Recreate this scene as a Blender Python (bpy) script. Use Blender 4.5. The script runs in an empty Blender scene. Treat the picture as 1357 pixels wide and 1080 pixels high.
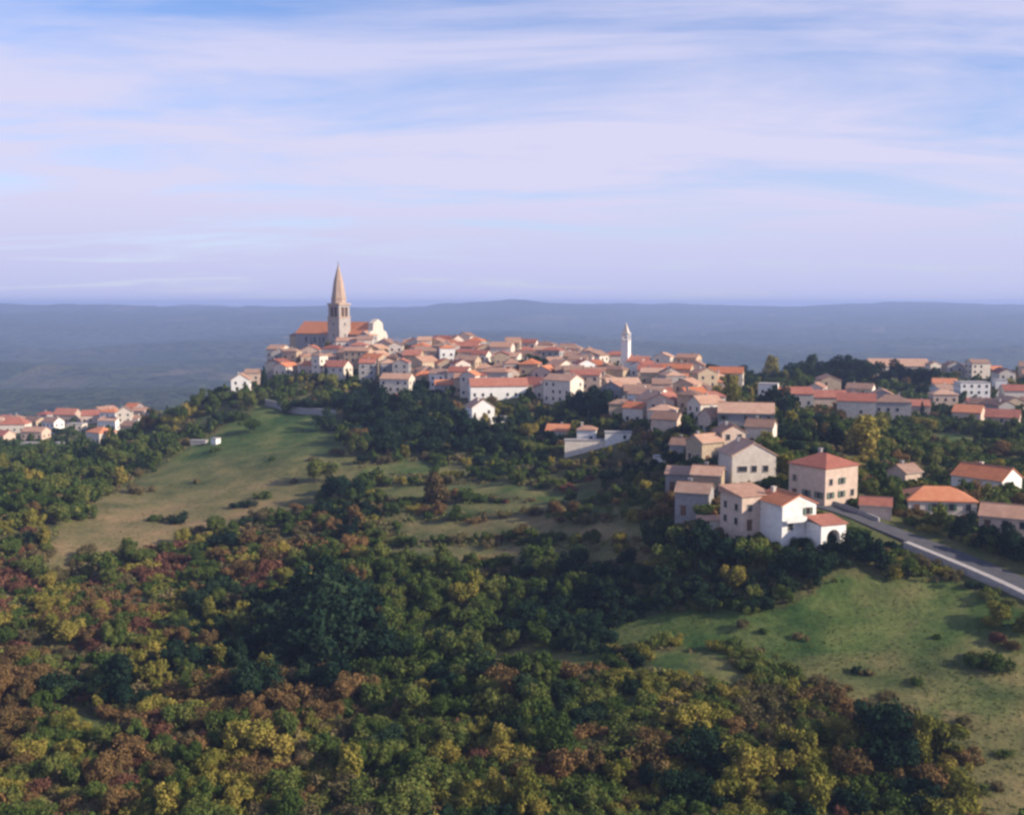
import bpy, math, random
import numpy as np
R = math.radians
random.seed(7); rng = np.random.default_rng(7)
SC = bpy.context.scene
COL = SC.collection
# ------------------------------------------------------------------ camera model (photo units: 1357 x 1080)
F = 1400.0; PW, PH = 1357.0, 1080.0; HZ = 402.0
PITCH = math.atan((PH/2-HZ)/F); cp, sp = math.cos(PITCH), math.sin(PITCH)
def ray(u, v):
    x = (u-PW/2)/F; y = -(v-PH/2)/F
    return np.array([x, cp+y*sp, -sp+y*cp])
def proj(x, y, z):
    d = y*cp - z*sp; up = y*sp + z*cp
    return PW/2 + F*x/d, PH/2 - F*up/d
# ------------------------------------------------------------------ noise
def vnoise(x, y, seed=0):
    xi = np.floor(x).astype(np.int64); yi = np.floor(y).astype(np.int64)
    fx = x-xi; fy = y-yi; fx = fx*fx*(3-2*fx); fy = fy*fy*(3-2*fy)
    def h(a, b):
        n = (a*374761393 + b*668265263 + seed*1442695041) & 0x7fffffff
        n = ((n ^ (n >> 13))*1274126177) & 0x7fffffff
        return ((n ^ (n >> 16)) & 0xffff)/65535.0
    return (h(xi,yi)*(1-fx)+h(xi+1,yi)*fx)*(1-fy)+(h(xi,yi+1)*(1-fx)+h(xi+1,yi+1)*fx)*fy
def fbm(x, y, o=4, seed=0):
    s = 0; a = .5
    for i in range(o):
        s = s + a*(vnoise(x, y, seed+i*17)-.5); x = x*2.03; y = y*2.03; a *= .5
    return s
def sst(a, b, x):
    t = np.clip((x-a)/(b-a), 0, 1); return t*t*(3-2*t)
# ------------------------------------------------------------------ terrain: control points (u, v, distance)
CP = [(-150,1080,130),(0,1080,130),(250,1080,128),(480,1080,126),(700,1080,124),(900,1080,122),(1100,1080,124),(1357,1080,122),(1500,1080,122),
 (-150,900,178),(100,900,178),(300,900,176),(500,900,172),(700,900,166),(850,900,158),(1000,900,155),(1150,900,152),(1357,900,150),(1500,900,150),
 (60,760,240),(250,760,240),(450,760,232),(650,760,226),(820,770,205),(950,780,190),(1100,790,182),(1250,800,176),(1357,800,170),(1500,800,170),
 (-150,650,300),(0,650,330),(120,660,318),(250,650,330),(400,650,318),(550,650,305),(700,650,290),(820,650,272),
 (900,690,216),(1000,700,199),(1075,725,190),(1000,640,226),(1090,658,218),(1200,690,204),(1300,700,200),(1357,790,174),(1357,700,198),
 (1305,655,244),(1200,640,250),(1400,650,244),
 (0,610,440),(120,610,420),(220,590,410),(330,560,425),(400,555,420),(450,600,350),(600,600,350),(720,600,335),(850,600,300),(940,600,262),
 (550,550,410),(650,550,395),(740,585,352),(820,560,352),(880,550,340),(950,560,305),(1020,560,320),(1120,580,330),(1200,580,340),(1300,580,350),(1400,580,350),
 (310,518,475),(370,515,485),(420,505,488),(500,505,475),(580,505,465),(680,505,452),(760,505,450),(829,497,452),(900,510,430),(980,515,425),(1050,535,420),(1130,545,415),(1250,540,440),(1350,545,440),
 (390,470,548),(450,466,552),(510,464,556),(560,466,545),(620,470,535),(700,480,515),(780,490,490),(1000,508,500),(1100,505,530),(1200,498,560),(1300,500,560),(1400,500,560),
 (0,592,525),(90,592,530),(180,575,540),(0,565,600),(90,560,600),(180,555,590),(-150,600,560)]
pts = []
for u, v, D in CP:
    d = ray(u, v); t = D/d[1]; pts.append(d*t)
for x, y, z in [(-90,700,-70),(-40,690,-62),(40,680,-62),(120,640,-60),(200,660,-60),(280,700,-60),(-330,760,-95),(-200,760,-90),(0,820,-95),(200,820,-95),(420,820,-90),(-180,480,-62),(-170,540,-66),
                (-60,60,-66),(0,60,-64),(60,60,-62),(-80,0,-70),(80,0,-66)]:
    pts.append(np.array([x, y, z], float))
pts = np.array(pts)
S = 100.0
PX, PY, PZ = pts[:,0]/S, pts[:,1]/S, pts[:,2]
def kern(r2): return np.where(r2 > 1e-9, .5*r2*np.log(np.maximum(r2, 1e-9)), 0)
n = len(pts)
A = np.zeros((n+3, n+3)); A[:n,:n] = kern((PX[:,None]-PX)**2+(PY[:,None]-PY)**2) + np.eye(n)*0.012
A[:n,n] = 1; A[:n,n+1] = PX; A[:n,n+2] = PY; A[n:,:n] = A[:n,n:].T
W = np.linalg.solve(A, np.concatenate([PZ, [0,0,0]]))
ROAD_UV = [(1060,664),(1100,674),(1132,686),(1170,701),(1212,715),(1260,734),(1310,755),(1357,776),(1420,805),(1500,845)]
def far_z(x, y):
    D = np.hypot(x, y); az = np.arctan2(x, y)
    base = -150 + 95*fbm(x/1700, y/900, 4, 3)*sst(900, 2500, D) + 62*fbm(x/520, y/330, 4, 8)
    ridge = sst(3800, 8200, D)*(120+30*fbm(az*9, D/5000, 4, 21) + 24*np.exp(-((az-0.01)/0.085)**2))
    drop = sst(8800, 12500, D)*260
    return base + ridge*1.0 - drop
def near_z(x, y):
    shp = np.shape(x); X = np.ravel(x)/S; Y = np.ravel(y)/S
    out = np.empty(len(X))
    for i in range(0, len(X), 20000):
        a, b = X[i:i+20000], Y[i:i+20000]
        out[i:i+20000] = kern((a[:,None]-PX)**2+(b[:,None]-PY)**2)@W[:n] + W[n]+W[n+1]*a+W[n+2]*b
    return out.reshape(shp)
def smooth_h(x, y):
    x = np.asarray(x, float); y = np.asarray(y, float)
    D = np.hypot(x, y)
    k = sst(640, 1300, D); k2 = sst(330, 700, np.abs(x))
    k = np.maximum(k, k2)
    nz = np.clip(near_z(x, y), -160, 20)
    return nz*(1-k) + far_z(x, y)*k
ROADXY = None
def h(x, y):
    x = np.asarray(x, float); y = np.asarray(y, float)
    z = smooth_h(x, y)
    amp = 2.6*fbm(x/26, y/26, 3, 5)+0.5*fbm(x/5, y/5, 2, 9)
    m = np.ones_like(x)
    if ROADXY is not None:
        d = np.full(np.shape(x), 1e9)
        for a, b in zip(ROADXY[:-1], ROADXY[1:]):
            ab = b-a; t = np.clip(((x-a[0])*ab[0]+(y-a[1])*ab[1])/(ab@ab), 0, 1)
            d = np.minimum(d, np.hypot(x-a[0]-t*ab[0], y-a[1]-t*ab[1]))
        m = sst(7, 16, d)
    Dd = np.hypot(x, y)
    return z + amp*m + sst(700, 1000, Dd)*14*np.clip(fbm(x/60, y/60, 3, 91)+.1, -.2, 1)*np.clip(2+8*fbm(x/500, y/500, 2, 93), 0, 1)
TS = np.exp(np.linspace(math.log(85), math.log(1500), 900))
def hit(u, v):
    d = ray(u, v); xs = d[0]/d[1]*TS; ys = TS; zs = d[2]/d[1]*TS
    g = zs - h(xs, ys)
    neg = np.where(g < 0)[0]; neg = neg[neg > 0]
    lim = np.where(TS < 640)[0][-1]
    if len(neg) and neg[0] <= lim:
        i = neg[0]; t = g[i-1]/(g[i-1]-g[i]); Y = TS[i-1]+t*(TS[i]-TS[i-1])
    else:
        ok = (TS > 300) & (TS < 640); j = np.argmin(np.where(ok, g, 1e9)); Y = TS[j]
    X = d[0]/d[1]*Y
    return np.array([X, Y, float(h(X, Y))])
ROADXY = [hit(u, v)[:2] for u, v in ROAD_UV]
# ------------------------------------------------------------------ node helpers
MATS = {}
def newmat(name):
    m = bpy.data.materials.new(name); m.use_nodes = True
    nt = m.node_tree; nt.nodes.clear(); MATS[name] = m
    return m, nt, nt.nodes, nt.links
def N(nt, t, **kw):
    nd = nt.nodes.new(t)
    for k, v in kw.items():
        if k in nd.inputs.keys(): nd.inputs[k].default_value = v
        else: setattr(nd, k, v)
    return nd
def ramp(nt, stops, interp='LINEAR'):
    r = nt.nodes.new('ShaderNodeValToRGB'); e = r.color_ramp.elements; r.color_ramp.interpolation = interp
    while len(e) < len(stops): e.new(.5)
    for i, (p, c) in enumerate(stops):
        e[i].position = p; e[i].color = (c[0], c[1], c[2], 1) if not isinstance(c, (int, float)) else (c, c, c, 1)
    return r
def mix(nt, fac, a, b, mode='MIX'):
    m = nt.nodes.new('ShaderNodeMix'); m.data_type = 'RGBA'; m.blend_type = mode
    L = nt.links
    for idx, s in ((0, fac), (6, a), (7, b)):
        if hasattr(s, 'links') or hasattr(s, 'is_linked'): L.new(s, m.inputs[idx])
        elif idx == 0: m.inputs[0].default_value = s
        else: m.inputs[idx].default_value = (s[0], s[1], s[2], 1)
    return m.outputs[2]
# ground: land cover attribute decides grass / dry / soil, plus noise
def ground_mat():
    m, nt, nd, L = newmat('land')
    geo = N(nt, 'ShaderNodeNewGeometry')
    att = N(nt, 'ShaderNodeAttribute', attribute_name='cover')
    n1 = N(nt, 'ShaderNodeTexNoise', Scale=.07, Detail=8.0, Roughness=.65); L.new(geo.outputs['Position'], n1.inputs['Vector'])
    n2 = N(nt, 'ShaderNodeTexNoise', Scale=.9, Detail=5.0, Roughness=.7); L.new(geo.outputs['Position'], n2.inputs['Vector'])
    grass = ramp(nt, [(.38, (.028,.066,.017)), (.5, (.062,.102,.025)), (.63, (.120,.142,.042))]); L.new(n1.outputs['Fac'], grass.inputs[0])
    dry = ramp(nt, [(.36, (.095,.095,.036)), (.5, (.18,.145,.062)), (.66, (.27,.18,.09))]); L.new(n1.outputs['Fac'], dry.inputs[0])
    floor_ = ramp(nt, [(.3, (.045,.062,.022)), (.6, (.095,.090,.036)), (.8, (.14,.10,.052))]); L.new(n1.outputs['Fac'], floor_.inputs[0])
    sep = N(nt, 'ShaderNodeSeparateColor'); L.new(att.outputs['Color'], sep.inputs[0])
    c = mix(nt, sep.outputs[0], floor_.outputs[0], grass.outputs[0])
    c = mix(nt, sep.outputs[1], c, dry.outputs[0])
    # distant country: woods, meadows, ploughed plots
    mp = N(nt, 'ShaderNodeMapping'); mp.inputs['Scale'].default_value = (.0016,.0009,.001); L.new(geo.outputs['Position'], mp.inputs[0])
    vor = N(nt, 'ShaderNodeTexVoronoi', Scale=3.0); L.new(mp.outputs[0], vor.inputs['Vector'])
    sv = N(nt, 'ShaderNodeSeparateColor'); L.new(vor.outputs['Color'], sv.inputs[0])
    fields = ramp(nt, [(0, (.022,.045,.016)), (.55, (.026,.050,.018)), (.66, (.05,.075,.030)), (.86, (.10,.10,.05)), (1, (.22,.17,.12))]); L.new(sv.outputs[0], fields.inputs[0])
    n3 = N(nt, 'ShaderNodeTexNoise', Scale=.0035, Detail=7.0, Roughness=.62); L.new(geo.outputs['Position'], n3.inputs['Vector'])
    rr = ramp(nt, [(.49, 0), (.60, .8)]); L.new(n3.outputs['Fac'], rr.inputs[0])
    n4 = N(nt, 'ShaderNodeTexNoise', Scale=.03, Detail=5.0, Roughness=.7); L.new(geo.outputs['Position'], n4.inputs['Vector'])
    wood = ramp(nt, [(.35, (.004,.012,.006)), (.65, (.085,.11,.040))]); L.new(n4.outputs['Fac'], wood.inputs[0])
    farc = mix(nt, rr.outputs[0], wood.outputs[0], fields.outputs[0])
    c = mix(nt, sep.outputs[2], c, farc)
    v = ramp(nt, [(.3, .72), (.7, 1.25)]); L.new(n2.outputs['Fac'], v.inputs[0])
    c = mix(nt, 1.0, c, v.outputs[0], 'MULTIPLY')
    b = N(nt, 'ShaderNodeBsdfPrincipled', Roughness=.95); b.inputs['Specular IOR Level'].default_value = .1
    L.new(c, b.inputs['Base Color'])
    bp = N(nt, 'ShaderNodeBump', Strength=.7, Distance=.5); L.new(n2.outputs['Fac'], bp.inputs['Height']); 
    fh = N(nt, 'ShaderNodeMath', operation='MULTIPLY'); L.new(n4.outputs['Fac'], fh.inputs[0]); L.new(sep.outputs[2], fh.inputs[1])
    b2 = N(nt, 'ShaderNodeBump', Strength=1.0, Distance=30.0); L.new(fh.outputs[0], b2.inputs['Height']); L.new(bp.outputs[0], b2.inputs['Normal']); L.new(b2.outputs[0], b.inputs['Normal'])
    o = N(nt, 'ShaderNodeOutputMaterial'); L.new(b.outputs[0], o.inputs[0])
    return m
def leaf_mat(name, c0, c1, c2, trans=.22):
    m, nt, nd, L = newmat(name)
    oi = N(nt, 'ShaderNodeObjectInfo'); geo = N(nt, 'ShaderNodeNewGeometry')
    n1 = N(nt, 'ShaderNodeTexNoise', Scale=.55, Detail=3.0); L.new(geo.outputs['Position'], n1.inputs['Vector'])
    a = N(nt, 'ShaderNodeMath', operation='MULTIPLY_ADD'); L.new(oi.outputs['Random'], a.inputs[0]); a.inputs[1].default_value = .40
    b_ = N(nt, 'ShaderNodeMath', operation='MULTIPLY_ADD'); L.new(n1.outputs['Fac'], b_.inputs[0]); b_.inputs[1].default_value = 1.1; b_.inputs[2].default_value = -.66
    n2 = N(nt, 'ShaderNodeTexNoise', Scale=2.6, Detail=2.0); L.new(geo.outputs['Position'], n2.inputs['Vector'])
    n3 = N(nt, 'ShaderNodeTexNoise', Scale=.05, Detail=2.0); L.new(geo.outputs['Position'], n3.inputs['Vector'])
    b2 = N(nt, 'ShaderNodeMath', operation='MULTIPLY_ADD'); L.new(n2.outputs['Fac'], b2.inputs[0]); b2.inputs[1].default_value = .8; L.new(b_.outputs[0], b2.inputs[2])
    b3 = N(nt, 'ShaderNodeMath', operation='MULTIPLY_ADD'); L.new(n3.outputs['Fac'], b3.inputs[0]); b3.inputs[1].default_value = .7; b3.inputs[2].default_value = -.30
    b4 = N(nt, 'ShaderNodeMath', operation='ADD'); L.new(b2.outputs[0], b4.inputs[0]); L.new(b3.outputs[0], b4.inputs[1])
    L.new(b4.outputs[0], a.inputs[2])
    r = ramp(nt, [(.05, c0), (.5, c1), (.95, c2)]); L.new(a.outputs[0], r.inputs[0])
    df = N(nt, 'ShaderNodeBsdfDiffuse'); tr = N(nt, 'ShaderNodeBsdfTranslucent'); mx = N(nt, 'ShaderNodeMixShader'); mx.inputs[0].default_value = trans
    L.new(r.outputs[0], df.inputs[0]); L.new(r.outputs[0], tr.inputs[0]); L.new(df.outputs[0], mx.inputs[1]); L.new(tr.outputs[0], mx.inputs[2])
    o = N(nt, 'ShaderNodeOutputMaterial'); L.new(mx.outputs[0], o.inputs[0])
    return m
def solid_mat(name, c, var=.18, scale=1.2, rough=.85, bump=.2, rand=.15, spec=.3):
    m, nt, nd, L = newmat(name)
    oi = N(nt, 'ShaderNodeObjectInfo'); geo = N(nt, 'ShaderNodeNewGeometry')
    n1 = N(nt, 'ShaderNodeTexNoise', Scale=scale, Detail=6.0, Roughness=.65); L.new(geo.outputs['Position'], n1.inputs['Vector'])
    r = ramp(nt, [(.25, tuple(x*(1-var) for x in c)), (.75, tuple(min(1, x*(1+var)) for x in c))]); L.new(n1.outputs['Fac'], r.inputs[0])
    v = ramp(nt, [(0, 1-rand), (1, 1+rand)]); L.new(oi.outputs['Random'], v.inputs[0])
    cc = mix(nt, 1.0, r.outputs[0], v.outputs[0], 'MULTIPLY')
    b = N(nt, 'ShaderNodeBsdfPrincipled', Roughness=rough); b.inputs['Specular IOR Level'].default_value = spec
    L.new(cc, b.inputs['Base Color'])
    if bump:
        bp = N(nt, 'ShaderNodeBump', Strength=bump, Distance=.1); L.new(n1.outputs['Fac'], bp.inputs['Height']); L.new(bp.outputs[0], b.inputs['Normal'])
    o = N(nt, 'ShaderNodeOutputMaterial'); L.new(b.outputs[0], o.inputs[0])
    return m
def tile_mat(name, c0, c1, c2):
    m, nt, nd, L = newmat(name)
    tc = N(nt, 'ShaderNodeTexCoord'); oi = N(nt, 'ShaderNodeObjectInfo')
    w = N(nt, 'ShaderNodeTexWave', Scale=1.4, Distortion=.4); w.wave_type = 'BANDS'; w.bands_direction = 'X'; L.new(tc.outputs['Object'], w.inputs['Vector'])
    n1 = N(nt, 'ShaderNodeTexNoise', Scale=.7, Detail=7.0, Roughness=.7); L.new(tc.outputs['Object'], n1.inputs['Vector'])
    a = N(nt, 'ShaderNodeMath', operation='MULTIPLY_ADD'); L.new(oi.outputs['Random'], a.inputs[0]); a.inputs[1].default_value = .5
    b_ = N(nt, 'ShaderNodeMath', operation='MULTIPLY_ADD'); L.new(n1.outputs['Fac'], b_.inputs[0]); b_.inputs[1].default_value = 1.2; b_.inputs[2].default_value = -.35
    L.new(b_.outputs[0], a.inputs[2])
    r = ramp(nt, [(.1, c0), (.5, c1), (.9, c2)]); L.new(a.outputs[0], r.inputs[0])
    b = N(nt, 'ShaderNodeBsdfPrincipled', Roughness=.85); b.inputs['Specular IOR Level'].default_value = .2
    L.new(r.outputs[0], b.inputs['Base Color'])
    bp = N(nt, 'ShaderNodeBump', Strength=.5, Distance=.08); L.new(w.outputs['Fac'], bp.inputs['Height']); L.new(bp.outputs[0], b.inputs['Normal'])
    o = N(nt, 'ShaderNodeOutputMaterial'); L.new(b.outputs[0], o.inputs[0])
    return m
LAND = ground_mat()
LEAF = {
 'green': leaf_mat('leaf_green', (.030,.058,.014), (.075,.110,.026), (.205,.205,.056)),
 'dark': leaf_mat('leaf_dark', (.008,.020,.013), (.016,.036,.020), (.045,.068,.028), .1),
 'yellow': leaf_mat('leaf_yellow', (.075,.095,.022), (.19,.18,.036), (.38,.29,.07)),
 'rust': leaf_mat('leaf_rust', (.070,.065,.026), (.15,.100,.042), (.26,.150,.060)),
 'red': leaf_mat('leaf_red', (.065,.045,.026), (.135,.062,.042), (.22,.110,.065)),
 'brown': leaf_mat('leaf_brown', (.060,.065,.028), (.13,.110,.050), (.22,.170,.080)),
}
BARK = solid_mat('bark', (.09,.07,.05), .3, 3)
WALL = {
 'white': solid_mat('plaster_white', (.74,.71,.66), .16, .9, rand=.10),
 'cream': solid_mat('plaster_cream', (.62,.54,.45), .20, .9, rand=.1),
 'pink': solid_mat('plaster_pink', (.54,.41,.32), .22, .9, rand=.12),
 'tan': solid_mat('stone_tan', (.42,.32,.22), .3, 1.6, bump=.5, rand=.12),
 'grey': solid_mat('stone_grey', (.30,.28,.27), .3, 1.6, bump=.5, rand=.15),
}
TILE = {
 'orange': tile_mat('tiles_orange', (.38,.13,.06), (.54,.19,.085), (.62,.27,.14)),
 'red': tile_mat('tiles_red', (.22,.075,.055), (.34,.12,.08), (.46,.20,.13)),
 'faded': tile_mat('tiles_faded', (.29,.155,.105), (.44,.25,.165), (.56,.36,.25)),
 'brown': tile_mat('tiles_brown', (.16,.095,.07), (.27,.16,.115), (.38,.25,.18)),
}
GLASS = solid_mat('window_glass', (.03,.035,.04), .2, 1, .15, 0, .3, .5)
FRAME = solid_mat('painted_wood', (.35,.30,.25), .1, 2)
SHUT = solid_mat('shutter_green', (.06,.12,.08), .15, 3)
DOOR = solid_mat('door_wood', (.14,.07,.04), .2, 4)
ASPH = solid_mat('asphalt', (.075,.073,.080), .25, .8, .9, .3, 0)
CONC = solid_mat('pale_stone', (.33,.30,.28), .2, 1.0, .9, .3, .05)
STONE = solid_mat('spire_stone', (.40,.29,.22), .2, .6, .9, .4, .05)
TWST = solid_mat('tower_stone', (.34,.30,.27), .22, .7, .9, .4, .05)
# ------------------------------------------------------------------ object helpers
def mesh(name, V, Fc, mat=None):
    me = bpy.data.meshes.new(name); me.from_pydata([tuple(map(float, v)) for v in V], [], Fc); me.update()
    if mat: me.materials.append(mat)
    return me
def link(name, me, parent=None, loc=(0,0,0), rz=0, scale=(1,1,1), mat=None):
    o = bpy.data.objects.new(name, me); COL.objects.link(o)
    if parent: o.parent = parent
    o.location = loc; o.rotation_euler = (0,0,rz); o.scale = scale
    if mat:
        o.material_slots[0].link = 'OBJECT'; o.material_slots[0].material = mat
    return o
def tag(o, label=None, cat=None, group=None, kind=None):
    if label: o['label'] = label
    if cat: o['category'] = cat
    if group: o['group'] = group
    if kind: o['kind'] = kind
    return o
class MB:
    def __init__(s): s.V = []; s.F = []
    def box(s, x0, x1, y0, y1, z0, z1):
        b = len(s.V); s.V += [(x0,y0,z0),(x1,y0,z0),(x1,y1,z0),(x0,y1,z0),(x0,y0,z1),(x1,y0,z1),(x1,y1,z1),(x0,y1,z1)]
        s.F += [tuple(b+i for i in f) for f in ((0,3,2,1),(4,5,6,7),(0,1,5,4),(1,2,6,5),(2,3,7,6),(3,0,4,7))]
    def poly(s, vs, fs):
        b = len(s.V); s.V += list(vs); s.F += [tuple(b+i for i in f) for f in fs]
    def frust(s, n, r0, r1, z0, z1, cx=0, cy=0, rot=0):
        b = len(s.V)
        for r, z in ((r0, z0), (r1, z1)):
            for i in range(n):
                a = rot+2*math.pi*i/n; s.V.append((cx+r*math.cos(a), cy+r*math.sin(a), z))
        for i in range(n): j = (i+1) % n; s.F.append((b+i, b+j, b+n+j, b+n+i))
        s.F.append(tuple(b+n+i for i in range(n))); s.F.append(tuple(b+n-1-i for i in range(n)))
    def mesh(s, name, mat): return mesh(name, s.V, s.F, mat)
# ------------------------------------------------------------------ ground sheet
def uvpoly(P): return [tuple(hit(u, v)[:2]) for u, v in P]
def inpoly(x, y, P):
    ins = np.zeros(np.shape(x), bool)
    for (x1, y1), (x2, y2) in zip(P, P[1:]+P[:1]):
        c = ((y1 > y) != (y2 > y)) & (x < (x2-x1)*(y-y1)/((y2-y1) or 1e-9)+x1); ins ^= c
    return ins
MEADOW = uvpoly([(300,560),(345,552),(430,562),(465,600),(480,640),(420,672),(330,690),(250,712),(180,735),(110,762),(50,765),(80,700),(150,652),(215,615),(262,588)])
FIELD = uvpoly([(1100,785),(1190,765),(1270,772),(1357,800),(1480,830),(1480,1000),(1357,960),(1290,985),(1210,960),(1120,925),(1030,885),(930,862),(850,858),(790,852),(830,822),(960,800),(1030,812)])
CLEAR2 = uvpoly([(1357,930),(1500,930),(1500,1100),(1280,1100),(1290,1010),(1250,955)])
STRIPS = [uvpoly(p) for p in ([(530,692),(700,684),(870,694),(865,716),(700,708),(535,712)], [(500,724),(680,722),(860,736),(850,752),(680,742),(510,742)],
          [(640,868),(720,850),(800,858),(800,880),(700,890),(640,895)], [(1215,580),(1260,572),(1310,582),(1300,594),(1240,598)],
          [(330,537),(440,552),(470,562),(420,566),(330,556)], [(60,940),(180,960),(170,980),(70,985)], [(500,645),(650,640),(800,652),(800,662),(650,656),(500,660)], [(560,668),(720,664),(850,672),(850,680),(720,675),(560,680)], [(480,618),(560,612),(650,620),(640,630),(540,628),(480,632)], [(860,862),(960,866),(1000,900),(940,905),(860,885)])]
TREEFREE = [MEADOW, FIELD, CLEAR2]+STRIPS
def build_ground():
    az = np.radians(np.linspace(-75, 75, 520)); D = np.exp(np.linspace(math.log(20), math.log(14500), 800))
    AZ, DD = np.meshgrid(az, D); X = DD*np.sin(AZ); Y = DD*np.cos(AZ); Z = h(X, Y)
    nr, nc = X.shape
    V = np.stack([X.ravel(), Y.ravel(), Z.ravel()], 1)
    i = np.arange((nr-1)*(nc-1)); r, c = i//(nc-1), i % (nc-1); a = r*nc+c
    Q = np.stack([a, a+1, a+1+nc, a+nc], 1)
    me = bpy.data.meshes.new('ground'); me.vertices.add(len(V)); me.vertices.foreach_set('co', V.astype(np.float32).ravel())
    me.loops.add(len(Q)*4); me.loops.foreach_set('vertex_index', Q.astype(np.int32).ravel())
    me.polygons.add(len(Q)); me.polygons.foreach_set('loop_start', np.arange(0, len(Q)*4, 4, dtype=np.int32))
    me.update(calc_edges=True); me.materials.append(LAND)
    x, y = X.ravel(), Y.ravel(); wob = 9*fbm(x/12, y/12, 3, 31); wo2 = 14*fbm(x/14+9, y/14, 3, 37)
    g = np.full(len(x), .25)+.6*fbm(x/30, y/30, 3, 12); d = np.full(len(x), .12)+1.2*np.clip(fbm(x/22, y/22, 3, 44), 0, 1)
    mdw = inpoly(x+wob, y+wo2, MEADOW)|inpoly(x+wob, y+wo2, STRIPS[4]); g[mdw] = 1; t = sst(420, 270, y)
    d = np.where(mdw, np.clip(-.02+.95*t+.8*fbm(x/20, y/30, 3, 71), 0, 1), d)
    fl = inpoly(x+wob, y+wo2, FIELD); g[fl] = 1; d = np.where(fl, np.clip(-.04+1.8*fbm(x/13, y/13, 4, 81)+.4*sst(175, 150, y), 0, .85), d)
    c2 = inpoly(x+wob, y+wo2, CLEAR2); g[c2] = 1; d = np.where(c2, .75+.5*fbm(x/9, y/9, 3, 85), d)
    for k, s in enumerate(STRIPS[:4]+STRIPS[5:]):
        q = inpoly(x+wob, y+wo2*.6, s); g[q] = 1; d = np.where(q, np.clip((.75 if k < 2 else .3)+1.2*fbm(x/8, y/8, 3, 140+k), 0, 1), d)
    far = sst(620, 900, np.hypot(x, y)); far = np.maximum(far, sst(300, 420, np.abs(x)))
    ca = me.color_attributes.new('cover', 'FLOAT_COLOR', 'POINT')
    ca.data.foreach_set('color', np.stack([np.clip(g, 0, 1), np.clip(d, 0, 1), far, np.ones(len(x))], 1).astype(np.float32).ravel())
    me.polygons.foreach_set('use_smooth', np.ones(len(Q), bool))
    tag(link('ground', me), kind='structure')
build_ground()
# ------------------------------------------------------------------ road, pavement, parapet
def ribbon(path, off0, off1, z0, z1, step=2.0):
    P = [np.array(p) for p in path]; pts = []
    for _ in range(2):       # corner cutting
        Q = [P[0]]
        for a, b in zip(P[:-1], P[1:]): Q += [a*.75+b*.25, a*.25+b*.75]
        P = Q+[P[-1]]
    V = []; Fc = []
    for i, p in enumerate(P):
        t = P[min(i+1, len(P)-1)]-P[max(i-1, 0)]; t = t/np.hypot(*t); nrm = np.array([t[1], -t[0]])
        a = p+nrm*off0; b = p+nrm*off1; zc = float(smooth_h(*p)); za = max(zc, float(h(*a))); zb = max(zc, float(h(*b))) 
        V += [(a[0], a[1], za+z1), (b[0], b[1], zb+z1), (b[0], b[1], zb+z0), (a[0], a[1], za+z0)]
        if i: k = 4*i; Fc += [(k-4,k-3,k+1,k), (k-3,k-2,k+2,k+1), (k-1,k-4,k,k+3), (k-2,k-1,k+3,k+2)]
    Fc += [(0,1,2,3), (4*len(P)-1,4*len(P)-2,4*len(P)-3,4*len(P)-4)]
    return V, Fc
V, Fc = ribbon(ROADXY, -2.2, 2.2, -.6, .12); tag(link('road', mesh('road', V, Fc, ASPH)), kind='structure')
V, Fc = ribbon(ROADXY[4:], 2.25, 3.6, -.8, .26); tag(link('pavement', mesh('pavement', V, Fc, CONC)), kind='structure')
V, Fc = ribbon(ROADXY[4:], 3.62, 4.05, -2.5, .4)
tag(link('roadside_wall', mesh('roadside_wall', V, Fc, CONC)), 'long low pale stone wall along the near side of the road at right', 'wall')
# ------------------------------------------------------------------ houses
WINM = {}
def window_mesh(w, hh, near):
    k = (round(w, 1), round(hh, 1))
    if k not in WINM:
        a = MB(); t = .1
        a.box(-w/2-t, w/2+t, -.09, 0, hh/2, hh/2+t); a.box(-w/2-t, w/2+t, -.14, 0, -hh/2-t, -hh/2)
        a.box(-w/2-t, -w/2, -.09, 0, -hh/2, hh/2); a.box(w/2, w/2+t, -.09, 0, -hh/2, hh/2)
        p = MB(); p.box(-w/2, w/2, -.04, 0, -hh/2, hh/2)
        s = MB(); s.box(-w/2-t-w*.5, -w/2-t-.02, -.12, -.02, -hh/2, hh/2)
        WINM[k] = (a.mesh('window', FRAME), p.mesh('pane', GLASS), s.mesh('shutter', SHUT))
    return WINM[k]
def add_window(par, face, s, z, W_, D_, w=1.0, hh=1.4, shutters=False, near=True):
    fm, pm, sm = window_mesh(w, hh, near)
    if face == 'F': loc, rz = (s, -D_/2-.005, z), 0
    elif face == 'B': loc, rz = (s, D_/2+.005, z), math.pi
    elif face == 'R': loc, rz = (W_/2+.005, s, z), math.pi/2
    else: loc, rz = (-W_/2-.005, s, z), -math.pi/2
    if not near: return link('window', pm, par, loc, rz, (1, 1.6, 1))
    o = link('window', fm, par, loc, rz); link('pane', pm, o)
    if shutters:
        link('shutter', sm, o); link('shutter', sm, o, (0,0,0), 0, (-1,1,1))
    return o
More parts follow.
